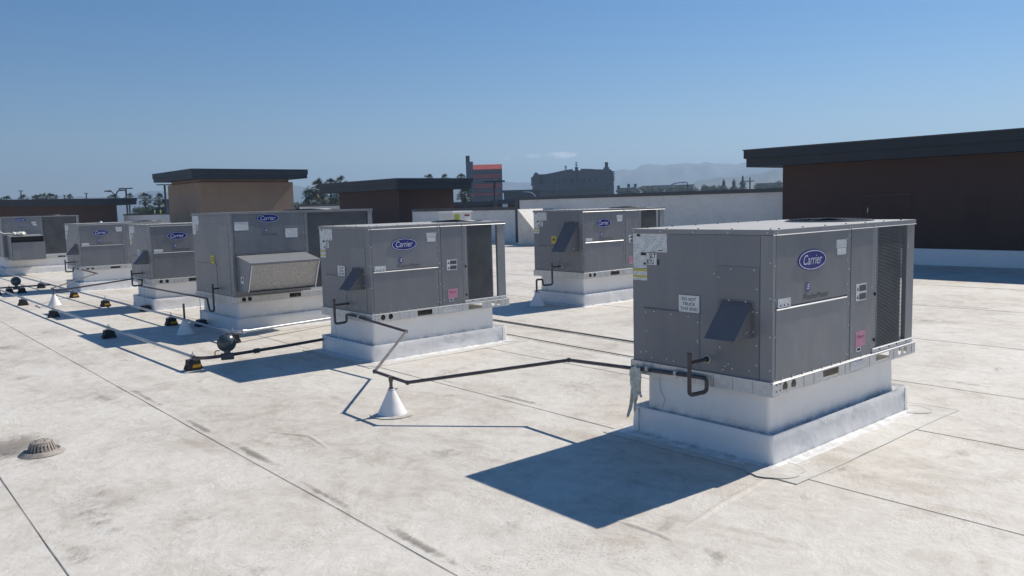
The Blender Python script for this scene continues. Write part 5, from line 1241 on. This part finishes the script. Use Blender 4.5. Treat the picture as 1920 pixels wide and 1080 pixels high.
for i, (x, y, D, r, lab) in enumerate(((565, 377, 120, 1.6, 'dark bushy tree right against the tan tower'), (572, 381, 110, 1.4, 'low tree beside the thin lot lamp'), (589, 375, 105, 1.4, 'olive tree at the foot of the big palm'), (608, 374, 100, 1.5, 'olive tree between the palms under the brown overhang'), (620, 378, 100, 1.2, 'low tree under the left overhang of the brown penthouse'), (283, 384, 130, 1.3, 'small dark tree between the clear palm and the yellow posts'),
        (294, 387, 120, 1.6, 'dark tree right behind the yellow posts'), (262, 386, 160, 1.4, 'low tree right of the far left penthouse'), (306, 385, 130, 1.5, 'low tree against the tan tower'), (1212, 348, 300, 3.2, 'left rounded tree in the row under the hills'), (1232, 349, 280, 3.0, 'second rounded tree in the row under the hills'), (1256, 348.5, 290, 3.4, 'third rounded tree, behind the pale curved lamp'), (1276, 347, 290, 3.0, 'fourth rounded tree in the row under the hills'),
        (1297, 347, 280, 3.0, 'fifth rounded tree, beside the thin dark pole'), (1322, 346, 280, 2.6, 'sixth, smaller tree left of the conifers'), (1340, 346.5, 260, 2.4, 'low tree at the foot of the left conifer'), (1430, 341, 300, 3.0, 'rounded tree right of the utility pole'), (1456, 339, 300, 3.0, 'rounded tree beside the large penthouse corner'), (1170, 353, 260, 2.2, 'low dark tree between the theatre and the stacks'), (1186, 353, 260, 2.2, 'low dark tree under the middle stack'))):
    tree(x, y, D, r, lab, i)
def conifer(x, y, D, wd, label, seed):
    p, rz = face_cam(x, D); h = hgt(x, y, D); t = empty('conifer_tree', p, rz, label, 'conifer', 'conifers under the hills')
    MB().tube([(0, 0, 0), (0, 0, h)], [.3, .03], 7).build('trunk', 'bark', t, True); rnd = random.Random(seed); mb = MB()
    for i in range(9000):
        f = 1-rnd.random()**.75; z = h*(.35+.65*f); R = wd*(1-f)*(.74+.30*math.sin(z*4.3+seed)); a = rnd.uniform(0, 6.283); q = R*rnd.uniform(.3, 1)
        c_ = Vector((q*math.cos(a), q*math.sin(a), z-.25*q)); o_ = Vector((math.cos(a), math.sin(a), -.25)); s_ = Vector((-math.sin(a), math.cos(a), rnd.uniform(-.3, .3)))
        lf = .12+.34*min(1, R); mb.add([c_, c_+o_*lf*.5+s_*.07, c_+o_*lf, c_+o_*lf*.5-s_*.07], [(0, 1, 2, 3)])
    mb.build('crown', 'pine', t)
conifer(1357, 336, 190, 5.0, 'left broad conifer under the hills', 1); conifer(1376, 335.5, 190, 4.6, 'middle conifer under the hills', 2); conifer(1392.5, 329, 190, 4.2, 'right, tallest conifer under the hills', 3)
# hills
def ridge(name, D, pts, depth, seed, rough):
    mb = MB(); xs = [q[0] for q in pts]; n_ = 260; k_ = 26
    def top(x):
        for (a, ya), (b_, yb) in zip(pts, pts[1:]):
            if a <= x <= b_:
                t = (x-a)/(b_-a); t = t*t*(3-2*t); return ya+(yb-ya)*t
        return pts[-1][1]
    for i in range(n_+1):
        x = xs[0]+(xs[-1]-xs[0])*i/n_; P = at(x, top(x), D); H_ = max(2.0, P.z-GZ); d = Vector((P.x, P.y, 0)).normalized(); dist = Vector((P.x, P.y, 0)).length
        for j in range(k_+1):
            f = j/k_*1.6-1.0; dd = dist+f*depth; base = max(0, 1-abs(f)**1.25) if f < 0 else max(0, 1-f/.6)**1.1
            g_ = noise.fractal((x*.035, f*3.0, seed), 1.0, 2.0, 5); g2 = noise.fractal((x*.012, f*1.2, seed+3), 1.0, 2.0, 4)
            z = H_*base*(1+rough*(g_*.35+g2*.4)*(1-base*.75)); mb.v.append((d.x*dd, d.y*dd, GZ-.5+max(0, z)))
    for i in range(n_):
        for j in range(k_): a = i*(k_+1)+j; mb.f.append((a, a+1, a+k_+2, a+k_+1)); mb.m.append(0)
    o = mb.build(name, 'hill', None, True); tag(o, kind='structure'); return o
ridge('hills', 2550, [(820, 350), (880, 341), (930, 338), (975, 343), (1050, 336), (1150, 320), (1220, 311), (1290, 306), (1350, 306), (1395, 300), (1470, 293), (1600, 285), (1900, 280), (2300, 300)], 620, 1, .9)
ridge('hills', 1500, [(1280, 347), (1320, 336), (1360, 331), (1390, 330), (1430, 323), (1470, 318), (1600, 312), (1900, 318), (2300, 330)], 330, 5, 1.1)
ridge('hills', 2600, [(-500, 385), (-100, 372), (0, 371), (90, 366), (180, 369), (230, 371), (262, 361), (290, 357), (330, 362), (420, 360), (500, 352), (545, 347), (580, 352), (640, 362), (760, 352), (830, 352)], 540, 9, .9)
# haze
hz = MB().box((-3900, -3900, GZ-1.5), (3900, 3900, 185)).build('haze', 'roof'); hz.data.materials.clear()
m = bpy.data.materials.new('haze'); m.use_nodes = True; n = m.node_tree.nodes; n.clear(); l = m.node_tree.links
mo = n.new('ShaderNodeOutputMaterial'); pv = n.new('ShaderNodeVolumePrincipled'); pv.inputs['Color'].default_value = (.56, .77, 1.0, 1); pv.inputs['Density'].default_value = 5.6e-4; pv.inputs['Anisotropy'].default_value = .25
l.new(pv.outputs[0], mo.inputs['Volume']); hz.data.materials.append(m); tag(hz, kind='stuff')
